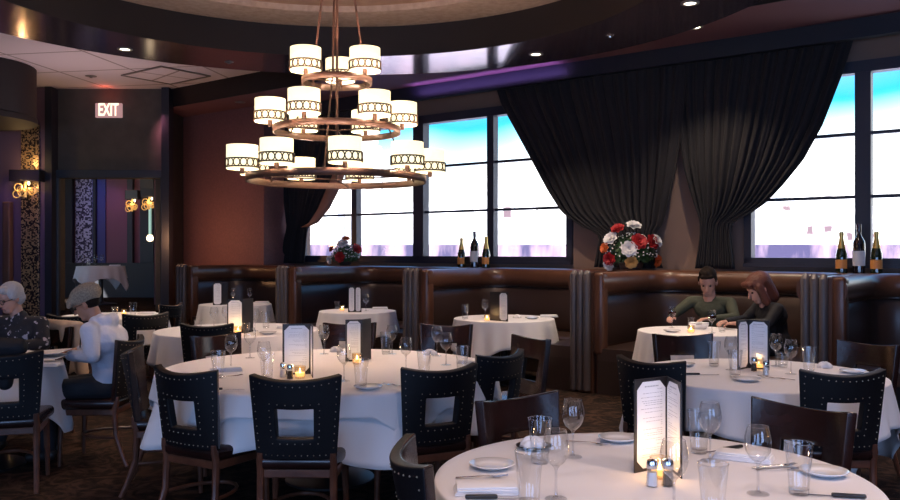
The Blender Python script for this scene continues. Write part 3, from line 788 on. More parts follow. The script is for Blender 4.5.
def menu(px, py, aL, aR, w, h, label, top=.7545, cover_w=0.012, pages=(True, True)):
    """two stiff panels hinged at the point under (px, py); aL, aR are the headings of the panels"""
    p = at(px, py, top); root = empty('menu_stand', p, 0, label, 'menu', 'standing menus')
    for k, a in enumerate((aL, aR)):
        side = 1 if k == 0 else -1               # printed face on the inside of the V
        bm = bmesh.new(); box(bm, (w / 2, 0, h / 2), (w, .005, h), bev=.0015)
        c = link('panel', bm, M_cover, root); c.rotation_euler = (0, 0, a)
        if not pages[k]: continue
        m = cover_w; ch = w * .17
        bm = bmesh.new(); P = [(m, m + ch), (m + ch, m), (w - m - ch, m), (w - m, m + ch), (w - m, h - m - ch), (w - m - ch, h - m), (m + ch, h - m), (m, h - m - ch)]
        y0 = .0031 * side; xprism(bm, P, min(y0 * .7, y0 * 1.25), max(y0 * .7, y0 * 1.25))
        pg = link('page', bm, M_page, c)
        bm = bmesh.new(); rr = random.Random(k + 2); z = h - m - .030; y1 = y0 * 1.36
        def stroke(x0, x1, zz, t):
            vs = [bm.verts.new(q) for q in ((x0, y1, zz), (x1, y1, zz), (x1, y1, zz + t), (x0, y1, zz + t))]; bm.faces.new(vs)
        for q in range(9): stroke(w / 2 - .034 + q * .0078, w / 2 - .034 + q * .0078 + .0052, h - m - .020, .0045)
        while z > m + ch + .01:
            x = m + .016
            while x < w - m - .03:
                l = rr.uniform(.006, .016); stroke(x, min(x + l, w - m - .018), z, .0016); x += l + .003
                if rr.random() < .1: break
            z -= .0075 if rr.random() < .6 else .013
        link('printed_lines', bm, M_ink, pg)
    return root
def ang(dx, dy): return math.atan2(dy, dx)
# foreground table
menu(667, 467, ang(-.145, -.09), ang(.010, -.17), .165, .335, 'tall open menu standing on the foreground table')
put('wine', 674, 513, 'wine glass in front of the shakers on the foreground table, foot cut off')
put('wine', 758, 494, 'wine glass right of centre on the foreground table, near the patterned tumbler')
put('wine', 710, 461, 'wine glass just right of the tall foreground menu, before a tumbler')
put('wine', 573, 457, 'tallest-looking wine glass at the back left of the foreground table')
put('wine', 556, 499, 'wine glass at the front left of the foreground table')
put('tumbler', 713, 520, 'empty tumbler at the bottom edge right of the shakers')
put('tumbler', 799, 494, 'tumbler at the right of the foreground table beside the folded napkin knife')
put('tumbler', 699, 453, 'tumbler behind the wine glass right of the foreground menu')
put('tumbler', 540, 463, 'tumbler behind the front left wine glass of the foreground table')
put('tumbler', 529, 505, 'tumbler at the front left of the foreground table, over the napkin')
put('plate', 492, 468, 'small white plate at the left of the foreground table', rot=.3)
put('plate', 618, 441, 'small plate left of the tall foreground menu')
put('plate', 824, 475, 'small white plate at the right edge of the foreground table')
put('napkin', 487, 492, 'folded white napkin below the left plate on the foreground table', rot=.04)
put('napkin', 744, 459, 'pale napkin lying behind the wine glasses at the right of the foreground table', rot=-.5)
put('roll', 533, 447, 'bunched white napkin in a dark dish at the back left of the foreground table', z=.764).scale = (.55, .6, .8)
p = at(534, 448, .7545); bm = bmesh.new(); lathe(bm, [(0, .002), (.052, .002), (.072, .010), (.074, .013), (.05, .007), (0, .006)], 36)
tag(link('dark_dish', bm, M_black, None, True, p), 'dark oval dish under the bunched napkin on the foreground table', 'dish')
put('fork', 590, 444, 'fork lying before the rear left plate of the foreground table', rot=-.45)
put('fork', 484, 478, 'fork crossing the front of the left plate on the foreground table', rot=.08)
put('fork', 776, 467, 'upper fork of the pair right of the middle wine glass', rot=.25)
put('fork', 782, 470, 'lower fork of the pair right of the middle wine glass', rot=.1)
put('knife', 722, 451, 'dark-handled knife right of the foreground menu', rot=PI + .5)
put('knife', 829, 497, 'knife by the foot of the right tumbler on the foreground table', rot=2.95)
put('knife', 500, 499, 'dark-handled knife along the front of the folded napkin', rot=.02)
put('salt', 652, 486, 'salt shaker in front of the tall foreground menu')
put('pepper', 668, 486, 'pepper shaker behind the front wine glass of the foreground table')
put('candle', 660, 478, 'lit candle behind the shakers on the foreground table')
# big round table (cloth top a little higher)
Z2 = .7595
menu(311, 374, ang(-.97, -.22), ang(.22, -.97), .18, .325, 'menu with a glowing page on the big round table, between two chairs', top=Z2)
menu(362, 361, ang(-.90, -.25), ang(.45, .89), .12, .30, 'rear menu on the big round table with a candle before it', top=Z2, pages=(True, False))
def put2(*a, **k): return put(*a, top=Z2, **k)
for px, py, lb in ((324, 354, 'wine glass just right of the front menu of the big round table'), (392, 354, 'wine glass right of the rear menu, at the back of the big round table'), (344, 381, 'wine glass before the rear menu, left of the plate'),
                   (406, 371, 'wine glass left of the near right chair of the big round table'), (437, 356, 'rear one of the two wine glasses above the near right chair'), (446, 365, 'front one of the two wine glasses above the near right chair'),
                   (250, 358, 'wine glass at the left rear of the big round table'), (231, 368, 'wine glass beside the tumbler at the left of the big round table'), (264, 377, 'wine glass left of the shakers on the big round table')):
    put2('wine', px, py, lb)
for px, py, lb in ((218, 378, 'tumbler above the near left chair of the big round table'), (386, 354, 'tumbler at the back right of the rear menu on the big round table'), (361, 388, 'tumbler standing behind the bread plate on the big round table'),
                   (424, 378, 'tumbler behind the near right chair of the big round table'), (462, 372, 'rightmost tumbler on the big round table'), (267, 381, 'tumbler before the left menu on the big round table')):
    put2('tumbler', px, py, lb)
put2('plate', 368, 389, 'white bread plate at the front of the big round table')
put2('fork', 394, 386, 'left fork beside the front plate of the big round table', rot=2.5)
put2('fork', 400, 387, 'right fork beside the front plate of the big round table', rot=2.3)
put2('knife', 224, 390, 'dark-handled knife at the front left of the big round table', rot=.08)
put2('fork', 230, 377, 'fork behind the dark-handled knife on the big round table', rot=.7)
put2('napkin', 226, 371, 'white napkin at the left of the big round table', rot=.3)
put2('roll', 336, 352, 'bunched napkin behind the front menu of the big round table')
put2('roll', 430, 355, 'bunched napkin at the back right of the big round table')
put2('napkin', 474, 364, 'folded napkin at the right end of the big round table', rot=-.6)
put2('salt', 283, 377, 'salt shaker left of the glowing menu on the big round table')
put2('pepper', 290, 379, 'pepper shaker left of the glowing menu on the big round table')
put2('candle', 300, 378, 'lit candle before the glowing front menu of the big round table')
put2('candle', 357, 364, 'lit candle before the rear menu of the big round table')
# right-hand table
menu(748, 368, ang(-.72, -.69), ang(.76, -.65), .145, .33, 'open white menu with a glowing foot on the right-hand table')
for px, py, lb in ((776, 366, 'wine glass right of the menu on the right-hand table, rear one'), (791, 374, 'wine glass right of the menu on the right-hand table, front one'), (731, 370, 'wine glass left of the open menu on the right-hand table')): put('wine', px, py, lb)
for px, py, lb in ((714, 366, 'bluish tumbler left of the menu on the right-hand table'), (735, 377, 'tumbler before the open menu on the right-hand table'), (809, 373, 'tumbler behind the studded chair at the right-hand table')): put('tumbler', px, py, lb)
put('shortglass', 783, 367, 'short glass between the two wine glasses on the right-hand table')
put('plate', 747, 381, 'small plate at the front of the right-hand table')
put('plate', 683, 366, 'small plate at the left of the right-hand table')
put('plate', 853, 373, 'small plate behind the studded chair at the right-hand table')
put('knife', 701, 375, 'dark-handled knife at the left of the right-hand table', rot=.0)
put('fork', 770, 378, 'left fork at the front of the right-hand table', rot=2.3)
put('fork', 779, 379, 'right fork at the front of the right-hand table', rot=2.4)
put('roll', 825, 368, 'bunched napkin at the right of the right-hand table')
put('pepper', 754, 371, 'pepper shaker left of the candle on the right-hand table')
put('salt', 766, 375, 'salt shaker right of the candle on the right-hand table')
put('candle', 759, 369, 'lit candle before the menu of the right-hand table')
# rear left table
menu(243, 333, ang(-.95, -.28), ang(.45, .89), .15, .33, 'menu with a glowing foot on the rear left table', pages=(True, False))
put('candle', 238, 334, 'lit candle before the menu of the rear left table')
for px, py, lb in ((214, 329, 'left wine glass on the rear left table'), (226, 328, 'wine glass close to the menu on the rear left table'), (255, 331, 'wine glass right of the menu on the rear left table')): put('wine', px, py, lb)
put('shortglass', 198, 330, 'short glass at the left of the rear left table'); put('tumbler', 266, 328, 'tumbler at the right of the rear left table')
put('shortglass', 246, 333, 'short glass touching the right of the menu on the rear left table')
put('plate', 268, 334, 'small plate at the right of the rear left table'); put('napkin', 287, 328, 'folded napkin at the right edge of the rear left table', rot=.2)
# booth tables
menu(499, 321, ang(-.75, .66), ang(.75, -.66), .13, .33, 'dark-backed menu on the booth table below the wine bottles', pages=(False, True))
put('candle', 487, 321, 'lit candle on the booth table below the wine bottles'); put('wine', 485, 318, 'wine glass on the booth table below the wine bottles')
put('tumbler', 465, 319, 'tumbler at the left of the booth table below the wine bottles'); put('roll', 517, 318, 'bunched napkin on the booth table below the wine bottles')
put('plate', 532, 319, 'small plate on the booth table below the wine bottles'); put('napkin', 549, 317, 'folded napkin at the right of the booth table below the wine bottles')
menu(355, 312, ang(-1, -.35), ang(1, -.35), .092, .33, 'narrow open menu on the booth table below the small bouquet')
put('candle', 342, 311, 'lit candle on the booth table below the small bouquet'); put('wine', 366, 311, 'wine glass right of the menu on the booth table below the small bouquet')
put('shortglass', 337, 309, 'short glass left of the candle on the booth table below the small bouquet'); put('napkin', 380, 309, 'folded napkin on the booth table below the small bouquet')
menu(222, 305, ang(-.95, -.3), ang(.4, .9), .13, .33, 'small standing menu on the booth table nearest the plum wall', pages=(True, False))
put('candle', 227, 304, 'lit candle on the booth table nearest the plum wall'); put('wine', 233, 303, 'wine glass right of the menu on the booth table nearest the plum wall')
put('wine', 250, 303, 'right wine glass on the booth table nearest the plum wall'); put('napkin', 262, 303, 'folded napkin on the booth table nearest the plum wall')
put('candle', 691, 333, 'lit candle on the table of the man in green'); put('redwine', 712, 333, 'half-drunk glass of red wine before the man in green')
put('redwine', 672, 328, 'glass of red wine at the left of the table of the man in green'); put('shortglass', 722, 332, 'short water glass right of the red wine before the man in green')
put('shortglass', 691, 327, 'short glass behind the bread basket of the man in green')
put('plate', 672, 332, 'small plate at the left of the table of the man in green')
p = at(699, 329, .7545); t = empty('bread_basket', p, 0, 'white napkin-lined bread basket on the table of the man in green', 'basket')
bm = bmesh.new(); lathe(bm, [(0, .002), (.07, .002), (.10, .05), (.096, .05), (.066, .008), (0, .008)], 28); link('basket', bm, M_napkin, t, 'all')
bm = bmesh.new()
for k in range(5): box(bm, (.04 * math.cos(k * 1.26), .04 * math.sin(k * 1.26), .062), (.11, .06, .012), rot=k * 1.26, bev=.004)
link('napkin_lining', bm, M_napkin, t)
# table behind the hoodie man, left table, far table
put('tumbler', 133, 316.5, 'tumbler right of the candle on the table behind the man in the hoodie'); put('shortglass', 115, 315, 'short glass on the table behind the man in the hoodie')
put('candle', 124, 315, 'lit candle on the table behind the man in the hoodie'); put('napkin', 147, 314, 'folded napkin on the table behind the man in the hoodie')
for k, (px, lb) in enumerate(((82, 'leftmost'), (88, 'second'), (95, 'third'), (101, 'rightmost'))):
    d = FT[1] + (-.12, .1, -.1, .08)[k]
    place('wine' if k != 1 else 'tumbler', (fx(px + .5, d), d, 1.2545), 0, lb + ' glass of the four on the table beyond the doorway', 'glass', 'glasses beyond the doorway')
p = (fx(115, FT[1]), FT[1], 1.2545); place('napkin', p, .2, 'folded napkin on the table beyond the doorway', 'napkin', 'folded white napkins')
# open menu booklet held over the left table
m = empty('menu_booklet', (-2.98, 5.98, .815), (.0, .05, .12), 'open pale menu held by the man over the left-edge table', 'menu')
for sg in (-1, 1):
    bm = bmesh.new(); box(bm, (sg * .13, 0, .012), (.26, .30, .006), bev=.002)
    for v in bm.verts: v.co.z += .03 * abs(v.co.x) / .26
    link('page', bm, M_page, m)
bm = bmesh.new(); box(bm, (0, 0, .004), (.50, .31, .004)); link('cover', bm, M_napkin, m)
put('napkin', 45, 366, 'folded napkin on the left-edge table under the open menu')
# ================================================================ bottles and bouquets on the ledge
def bottle(px, off, h, kind, label):
    s = wall_hit(px, off); root = empty('wine_bottle', W(s, off, 1.3085), TH, label, 'bottle', 'bottles on the booth ledges'); root.scale = (1.42, 1.42, 1.42)
    r = .042 if kind == 'champagne' else .045
    if kind == 'champagne': pr = [(0, 0), (r, .0), (r, .12), (r * .95, .15), (r * .62, .20), (.018, .245), (.0145, .27), (.0145, .31), (0, .31)]
    else: pr = [(0, 0), (r, 0), (r, .19), (r * .92, .215), (.020, .25), (.0155, .262), (.0155, .325), (0, .325)]
    k = h / pr[-1][1]; pr = [(a, b * k) for a, b in pr]
    bm = bmesh.new(); lathe(bm, pr, 24); link('glass_body', bm, M_bottleg if kind == 'champagne' else M_winebottle, root, True)
    bm = bmesh.new()
    if kind == 'champagne': lathe(bm, [(r * .70, .19 * k), (.0195, .245 * k), (.0165, .27 * k), (.018, .30 * k), (.018, .315 * k), (0, .32 * k)], 20)
    else: lathe(bm, [(.0172, .275 * k), (.0172, .327 * k), (0, .33 * k)], 20)
    link('neck_foil', bm, M_gold if kind == 'champagne' else M_wine, root, True)
    bm = bmesh.new(); z0, z1 = ((.035, .105) if kind == 'champagne' else (.05, .15))
    lathe(bm, [(r + .0008, z0 * k), (r + .0012, z0 * k), (r + .0012, z1 * k), (r + .0008, z1 * k)], 20, a0=-PI * .95, a1=-PI * .05)
    link('label', bm, M_orange if kind == 'champagne' else M_label, root, True)
bottle(461.5, .34, .30, 'champagne', 'left champagne bottle of the trio on the ledge between the left windows')
bottle(474.5, .34, .37, 'wine', 'tall dark wine bottle in the middle of the trio between the left windows')
bottle(486, .34, .31, 'champagne', 'right champagne bottle of the trio on the ledge between the left windows')
bottle(841.5, .40, .31, 'champagne', 'left champagne bottle of the trio at the right-hand window')
bottle(859, .36, .37, 'wine', 'tall dark wine bottle with a white label at the right-hand window')
bottle(876.5, .40, .31, 'champagne', 'right champagne bottle of the trio at the right-hand window')
def bloom(name, root, c, r, m, heading, petals=14):
    bm = bmesh.new(); rr = random.Random(int(c[0] * 1000 + c[2] * 777))
    for lay in range(4):
        n = (7, 6, 5, 3)[lay]
        for k in range(n):
            a = 2 * PI * (k + .5 * lay) / n + rr.uniform(-.1, .1); tilt = (.25, .6, .95, 1.3)[lay]; L = r * (1, .85, .62, .4)[lay]
            g = []
            for i in range(5):
                v = i / 4
                row = []
                for j in range(5):
                    u = (j - 2) / 2; w = .52 * L * math.sin(PI * min(1, .18 + .72 * v)) 
                    q = Vector((L * v * math.cos(tilt), u * w, L * v * math.sin(tilt) - .18 * L * v * v + .12 * L * u * u))
                    q.rotate(Euler((0, 0, a))); row.append(bm.verts.new(q))
                g.append(row)
            for i in range(4):
                for j in range(4): bm.faces.new((g[i][j], g[i][j + 1], g[i + 1][j + 1], g[i + 1][j]))
    q = bmesh.ops.create_icosphere(bm, subdivisions=1, radius=r * .2)['verts']; bmesh.ops.translate(bm, vec=(0, 0, r * .12), verts=q)
    bmesh.ops.rotate(bm, cent=(0, 0, 0), matrix=Vector((0, 0, 1)).rotation_difference(heading).to_matrix(), verts=bm.verts)
    bmesh.ops.translate(bm, vec=c, verts=bm.verts)
    link(name, bm, m, root, 'all')
def bouquet(px, py0, off, half_w, hgt, label, flowers, base=1.319):
    s = wall_hit(px, off); P0 = W(s, off, base); d0 = P0.y
    root = empty('flower_arrangement', P0, 0, label, 'flowers', 'bouquets on the ledge')
    bm = bmesh.new(); lathe(bm, [(0, 0), (half_w * .38, 0), (half_w * .46, hgt * .16), (half_w * .40, hgt * .18), (0, hgt * .17)], 24); link('pot', bm, M_pot, root, True)
    bm = bmesh.new(); rr = random.Random(9)
    for k in range(900):
        a = rr.uniform(0, 2 * PI); e = math.asin(rr.uniform(-.25, 1)); q = Vector((math.cos(a) * math.cos(e), math.sin(a) * math.cos(e), math.sin(e)))
        c = Vector((q.x * half_w * .86, q.y * half_w * .55, hgt * .38 + q.z * hgt * .55)) * 1; c *= rr.uniform(.75, 1.02); c.z = max(.02, c.z)
        x = q.cross(Vector((rr.uniform(-1, 1), rr.uniform(-1, 1), rr.uniform(-1, 1)))).normalized(); y = q.cross(x); l = rr.uniform(.025, .045)
        x2 = (x + q * rr.uniform(-.4, .8)).normalized()
        v = [bm.verts.new(c - x2 * l), bm.verts.new(c + y * l * .4), bm.verts.new(c + x2 * l), bm.verts.new(c - y * l * .4)]; bm.faces.new(v)
    link('foliage', bm, M_leaf, root)
    bm = bmesh.new()
    for k in range(150):
        a = rr.uniform(0, 2 * PI); e = math.asin(rr.uniform(-.1, 1)); q = Vector((math.cos(a) * math.cos(e), math.sin(a) * math.cos(e), math.sin(e)))
        c = Vector((q.x * half_w * .95, q.y * half_w * .62, hgt * .38 + q.z * hgt * .58)); c.z = max(.03, c.z)
        v = bmesh.ops.create_icosphere(bm, subdivisions=1, radius=.010)['verts']; bmesh.ops.translate(bm, vec=c, verts=v)
    link('baby_breath', bm, M_white, root)
    for fxp, fyp, r, m, nm in flowers:
        x = (fxp - px) / F * d0; z = CAMZ + (HZ - fyp) * d0 / F - base
        u = x / half_w; w = (z - hgt * .38) / (hgt * .60); rem = max(.05, 1 - u * u - w * w)
        y = -half_w * .58 * math.sqrt(rem)
        bloom(nm, root, Vector((x, y, max(.04, z))), r * 1.02, m, Vector((u * .8, -1 if rem > .1 else -.6, w * .8)).normalized())
bouquet(631, 270, .56, .34, .48, 'large round bouquet of red, white and orange flowers in front of the dark curtains',
        [(633, 226, .10, M_white, 'white_flower'), (610, 239, .10, M_white, 'white_flower'), (626, 249, .105, M_white, 'white_flower'), (656, 241, .09, M_white, 'white_flower'), (608, 265, .08, M_white, 'white_flower'),
         (617, 229, .09, M_rose, 'red_flower'), (636, 242, .11, M_rose, 'red_flower'), (651, 242, .10, M_rose, 'red_flower'), (608, 259, .085, M_rose, 'red_flower'),
         (628, 262, .085, M_yellowp, 'golden_flower'), (656, 261, .085, M_orangep, 'orange_flower'), (604, 248, .07, M_orangep, 'orange_flower')])
bouquet(345, 264, .52, .24, .36, 'small bouquet of red and white flowers in front of the left window',
        [(343, 244, .10, M_white, 'white_flower'), (330, 260, .075, M_white, 'white_flower'), (346, 239, .07, M_orangep, 'orange_flower'), (357, 249, .095, M_rose, 'red_flower'), (341, 257, .09, M_rose, 'red_flower'), (332, 249, .06, M_rose, 'red_flower')])
# ================================================================ chandelier
CX, CY = -.92, 6.92
ch = empty('chandelier', (CX, CY, 4.38), 0, 'three-tier ring chandelier with eighteen cream drum shades hanging over the round table', 'chandelier')
def crel(x, y, z): return (x, y, z - 4.38)
lamp_pts = []
def make_shade():
    r, h = .122, .186
    bm = bmesh.new(); lathe(bm, [(r - .002, .0), (r, 0), (r, h), (r - .003, h), (r - .003, .002)], 40); sh = link('lamp_shade', bm, M_shade, ch, 'all')
    bm = bmesh.new()
    for z in (.014, .078):
        tube(bm, [((r + .005) * math.cos(2 * PI * i / 40), (r + .005) * math.sin(2 * PI * i / 40), z) for i in range(40)], .0055, 6, closed=True)
    n = 15
    for k in range(n):
        a = 2 * PI * k / n; pts = []
        for j in range(14):
            b = 2 * PI * j / 14; aa = a + .0245 / r * math.cos(b); pts.append(((r + .006) * math.cos(aa), (r + .006) * math.sin(aa), .046 + .0305 * math.sin(b)))
        tube(bm, pts, .0048, 5, closed=True)
    link('lattice_band', bm, M_lattice, sh, True)
    bm = bmesh.new(); lathe(bm, [(0, -.035), (.016, -.035), (.020, -.004), (.016, .03), (.010, .04), (0, .04)], 14)
    for k in range(3): tube(bm, [(0, 0, .012), ((r - .003) * math.cos(k * 2.094), (r - .003) * math.sin(k * 2.094), .012)], .0025, 5)
    link('socket', bm, M_bronze, sh, True)
    bm = bmesh.new(); lathe(bm, [(0, .035), (.014, .04), (.024, .075), (.018, .10), (0, .112)], 14); link('bulb', bm, M_bulb, sh, True)
    return sh
M_bulb = mat('bulb', (1, .9, .7), .4, emit=(1., .80, .48), estr=4)
sh0 = None
tiers = [(2.905, .272, 3, 62, .050), (2.505, .503, 6, 40, .052), (2.105, .714, 9, 12, .056)]
for z, r, n, a0, hh in tiers:
    bm = bmesh.new(); lathe(bm, [(r, z), (r + .014, z), (r + .014, z + hh), (r - .0, z + hh), (r, z)], 96); bmesh.ops.translate(bm, vec=(0, 0, -4.38), verts=bm.verts)
    link('ring_band', bm, M_bronze, ch, 'all')
    for k in range(n):
        # angle measured from the camera side, growing to the right
        a = math.radians(a0 + 360 / n * k); x, y = r * math.sin(a), -r * math.cos(a)
        if sh0 is None: sh0 = s = make_shade()
        else: s = copy_tree(sh0, ch)
        kk = 1.0 if n == 3 else 1.06; s.location = crel(x * kk, y * kk, z + hh + .028); lamp_pts.append((CX + x * 1.06, CY + y * 1.06, z + hh + .14))
for k in range(3):
    a = math.radians(30 + 120 * k); c, s_ = math.cos(a), math.sin(a)
    bm = bmesh.new(); tube(bm, [crel(.25 * c, .25 * s_, 2.92), crel(.235 * c, .235 * s_, 3.1), crel(.05 * c, .05 * s_, 4.33)], .009, 8); link('suspension_rod', bm, M_bronze, ch, True)
    bm = bmesh.new(); tube(bm, [crel(.27 * c, .27 * s_, 2.91), crel(.49 * c, .49 * s_, 2.54)], .007, 6); link('tier_rod', bm, M_bronze, ch, True)
    bm = bmesh.new(); tube(bm, [crel(.50 * c, .50 * s_, 2.51), crel(.705 * c, .705 * s_, 2.14)], .007, 6); link('tier_rod', bm, M_bronze, ch, True)
bm = bmesh.new(); tube(bm, [crel(0, 0, 4.35), crel(0, 0, 2.12)], .011, 8); link('center_rod', bm, M_bronze, ch, True)
bm = bmesh.new(); lathe(bm, [(0, 0), (.10, 0), (.11, -.02), (.04, -.05), (0, -.05)], 28); link('canopy', bm, M_bronze, ch, True)
for z, r in ((2.93, .27), (2.53, .50), (2.13, .71)):
    bm = bmesh.new()
    for k in range(3):
        a = math.radians(90 + 120 * k); tube(bm, [crel(0, 0, z), crel(r * math.cos(a), r * math.sin(a), z)], .006, 6)
    link('spoke', bm, M_bronze, ch, True)

# ================================================================ ceiling fittings, exit sign, sconces
def zlev(px, py, z):
    d = (z - CAMZ) * F / (HZ - py); return Vector(((px - 450) / F * d, d, z))
DL = [(125, 49, 3.95, 'ceiling downlight left of the chandelier above the tiled ceiling edge'), (536, 54, 3.95, 'ceiling downlight right of the bright ring reflection'), (690, 3, 3.95, 'ceiling downlight at the top edge above the curtains'),
      (695, 27, 4.08, 'ceiling downlight just above the curtain beam'), (240, 102, 4.08, 'dim ceiling downlight above the plum wall')]
dls = []
for px, py, z, lb in DL:
    p = zlev(px, py, z); t = empty('downlight', p, 0, lb, 'ceiling light', 'recessed downlights')
    bm = bmesh.new(); lathe(bm, [(.058, 0), (.060, -.010), (.086, -.010), (.090, -.004), (.090, 0)], 32); link('trim_ring', bm, M_trim, t, True)
    bm = bmesh.new(); lathe(bm, [(0, -.003), (.058, -.003)], 24); link('lens', bm, M_lampglow if px != 240 else M_trim, t)
    dls.append((p, px))
for px, py, lb in ((610, 36, 'dark sprinkler plate on the ring ceiling above the big curtain'), (229, 62, 'small detector on the ring ceiling left of the chandelier')):
    p = zlev(px, py, 3.95); t = empty('ceiling_detector', p, 0, lb, 'detector', 'ceiling detectors')
    bm = bmesh.new(); lathe(bm, [(0, -.022), (.02, -.022), (.024, -.006), (.055, -.005), (.058, 0)], 24); link('housing', bm, M_steel if px == 610 else M_trim, t, True)
# ceiling hatch and sprinkler in the tiles
p = zlev(166, 75, 4.40); t = empty('ceiling_vent', (p.x, p.y, 4.40), TH, 'square hatch in the pale tiled ceiling left of the exit corner', 'vent')
bm = bmesh.new()
for c, s in (((0, .45, -.012), (1.1, .03, .02)), ((0, -.45, -.012), (1.1, .03, .02)), ((.54, 0, -.012), (.03, .9, .02)), ((-.54, 0, -.012), (.03, .9, .02))): box(bm, c, s)
link('frame', bm, M_trim, t)
bm = bmesh.new(); box(bm, (0, 0, -.006), (1.04, .86, .008)); link('panel', bm, M_ceiltile, t)
p = zlev(91, 76, 4.40); bm = bmesh.new(); lathe(bm, [(0, -.03), (.02, -.03), (.03, -.012), (.09, -.008), (.09, 0)], 24)
tag(link('sprinkler', bm, M_trim, None, True, p), 'small round sprinkler in the pale tiled ceiling above the exit sign', 'sprinkler')
pe = atd(109, 110.5, YE - .04); ex = empty('exit_sign', pe, 0, 'glowing EXIT sign on the dark wall above the doorway', 'exit sign')
bm = bmesh.new(); box(bm, (0, 0, 0), (.46, .06, .25), bev=.006); link('housing', bm, M_exitp, ex)
cu = bpy.data.curves.new('letters', 'FONT'); cu.body = 'EXIT'; cu.size = .235; cu.align_x = 'CENTER'; cu.align_y = 'CENTER'; cu.extrude = .004; cu.offset = .004
tf = bpy.data.objects.new('letters', cu); COL.objects.link(tf)
dg = bpy.context.evaluated_depsgraph_get(); dg.update(); me = bpy.data.meshes.new_from_object(tf.evaluated_get(dg)); COL.objects.unlink(tf)
lt = bpy.data.objects.new('letters', me); COL.objects.link(lt); lt.parent = ex; lt.location = (0, -.036, 0); lt.rotation_euler = (PI / 2, 0, 0); lt.scale = (.74, 1.30, 1)
me.materials.clear(); me.materials.append(M_exitl)
def crystal(bm, c, r, sx=1):
    tube(bm, [(c[0] + r * math.cos(2 * PI * i / 14), c[1], c[2] + r * math.sin(2 * PI * i / 14)) for i in range(14)], r * .13, 5, closed=True)
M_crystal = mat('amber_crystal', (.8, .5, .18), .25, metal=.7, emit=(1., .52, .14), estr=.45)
sc_lights = []
def sconce(px, py, d, w, label, k=1.):
    p = atd(px, py, d); t = empty('wall_sconce', p, 0, label, 'sconce', 'crystal wall sconces')
    bm = bmesh.new(); box(bm, (0, 0, .07), (w, .22, .20), bev=.008); link('metal_band', bm, M_black, t)
    bm = bmesh.new(); rr = random.Random(4)
    for k_ in range(9): crystal(bm, (rr.uniform(-w * .30, w * .34), -.10 + .03 * rr.random(), -.10 - .16 * rr.random()), .035 + .035 * rr.random())
    lathe(bm, [(0, -.30), (.02, -.30), (.02, -.03), (0, -.03)], 10, (0, -.05, 0))
    link('crystal_rings', bm, M_crystal, t, True)
    bm = bmesh.new(); lathe(bm, [(0, -.10), (.02, -.08), (.02, -.04), (0, -.03)], 10, (.06, -.06, 0)); link('bulb', bm, M_bulb, t, True)
    sc_lights.append((p + Vector((0, -.18, -.10)), k)); sc_lights.append((p + Vector((0, -.16, .32)), k))
sconce(27, 180, 14.60, .52, 'crystal sconce under a black shelf on the mosaic strip at the far left')
sconce(133, 198, 18.9, .28, 'left sconce with rings of crystal seen through the doorway', .5)
sconce(150, 196, 18.5, .34, 'right sconce with a lit tube below, seen through the doorway', .5)
p = atd(150, 237, 18.6); t = empty('wall_lamp', p, 0, 'glowing tube with a small lamp at its foot beyond the doorway', 'lamp')
bm = bmesh.new(); lathe(bm, [(0, .06), (.03, .06), (.03, .75), (0, .75)], 12); link('glass_tube', bm, mat('pale_tube', (.5, .8, .7), .4, emit=(.5, .8, .68), estr=.5), t, True)
bm = bmesh.new(); lathe(bm, [(0, -.10), (.06, -.08), (.075, -.02), (.05, .04), (0, .05)], 14); link('lamp_glass', bm, M_bulb, t, True)
bm = bmesh.new(); box(bm, (0, .02, -.13), (.34, .16, .03)); link('bracket', bm, M_black, t)

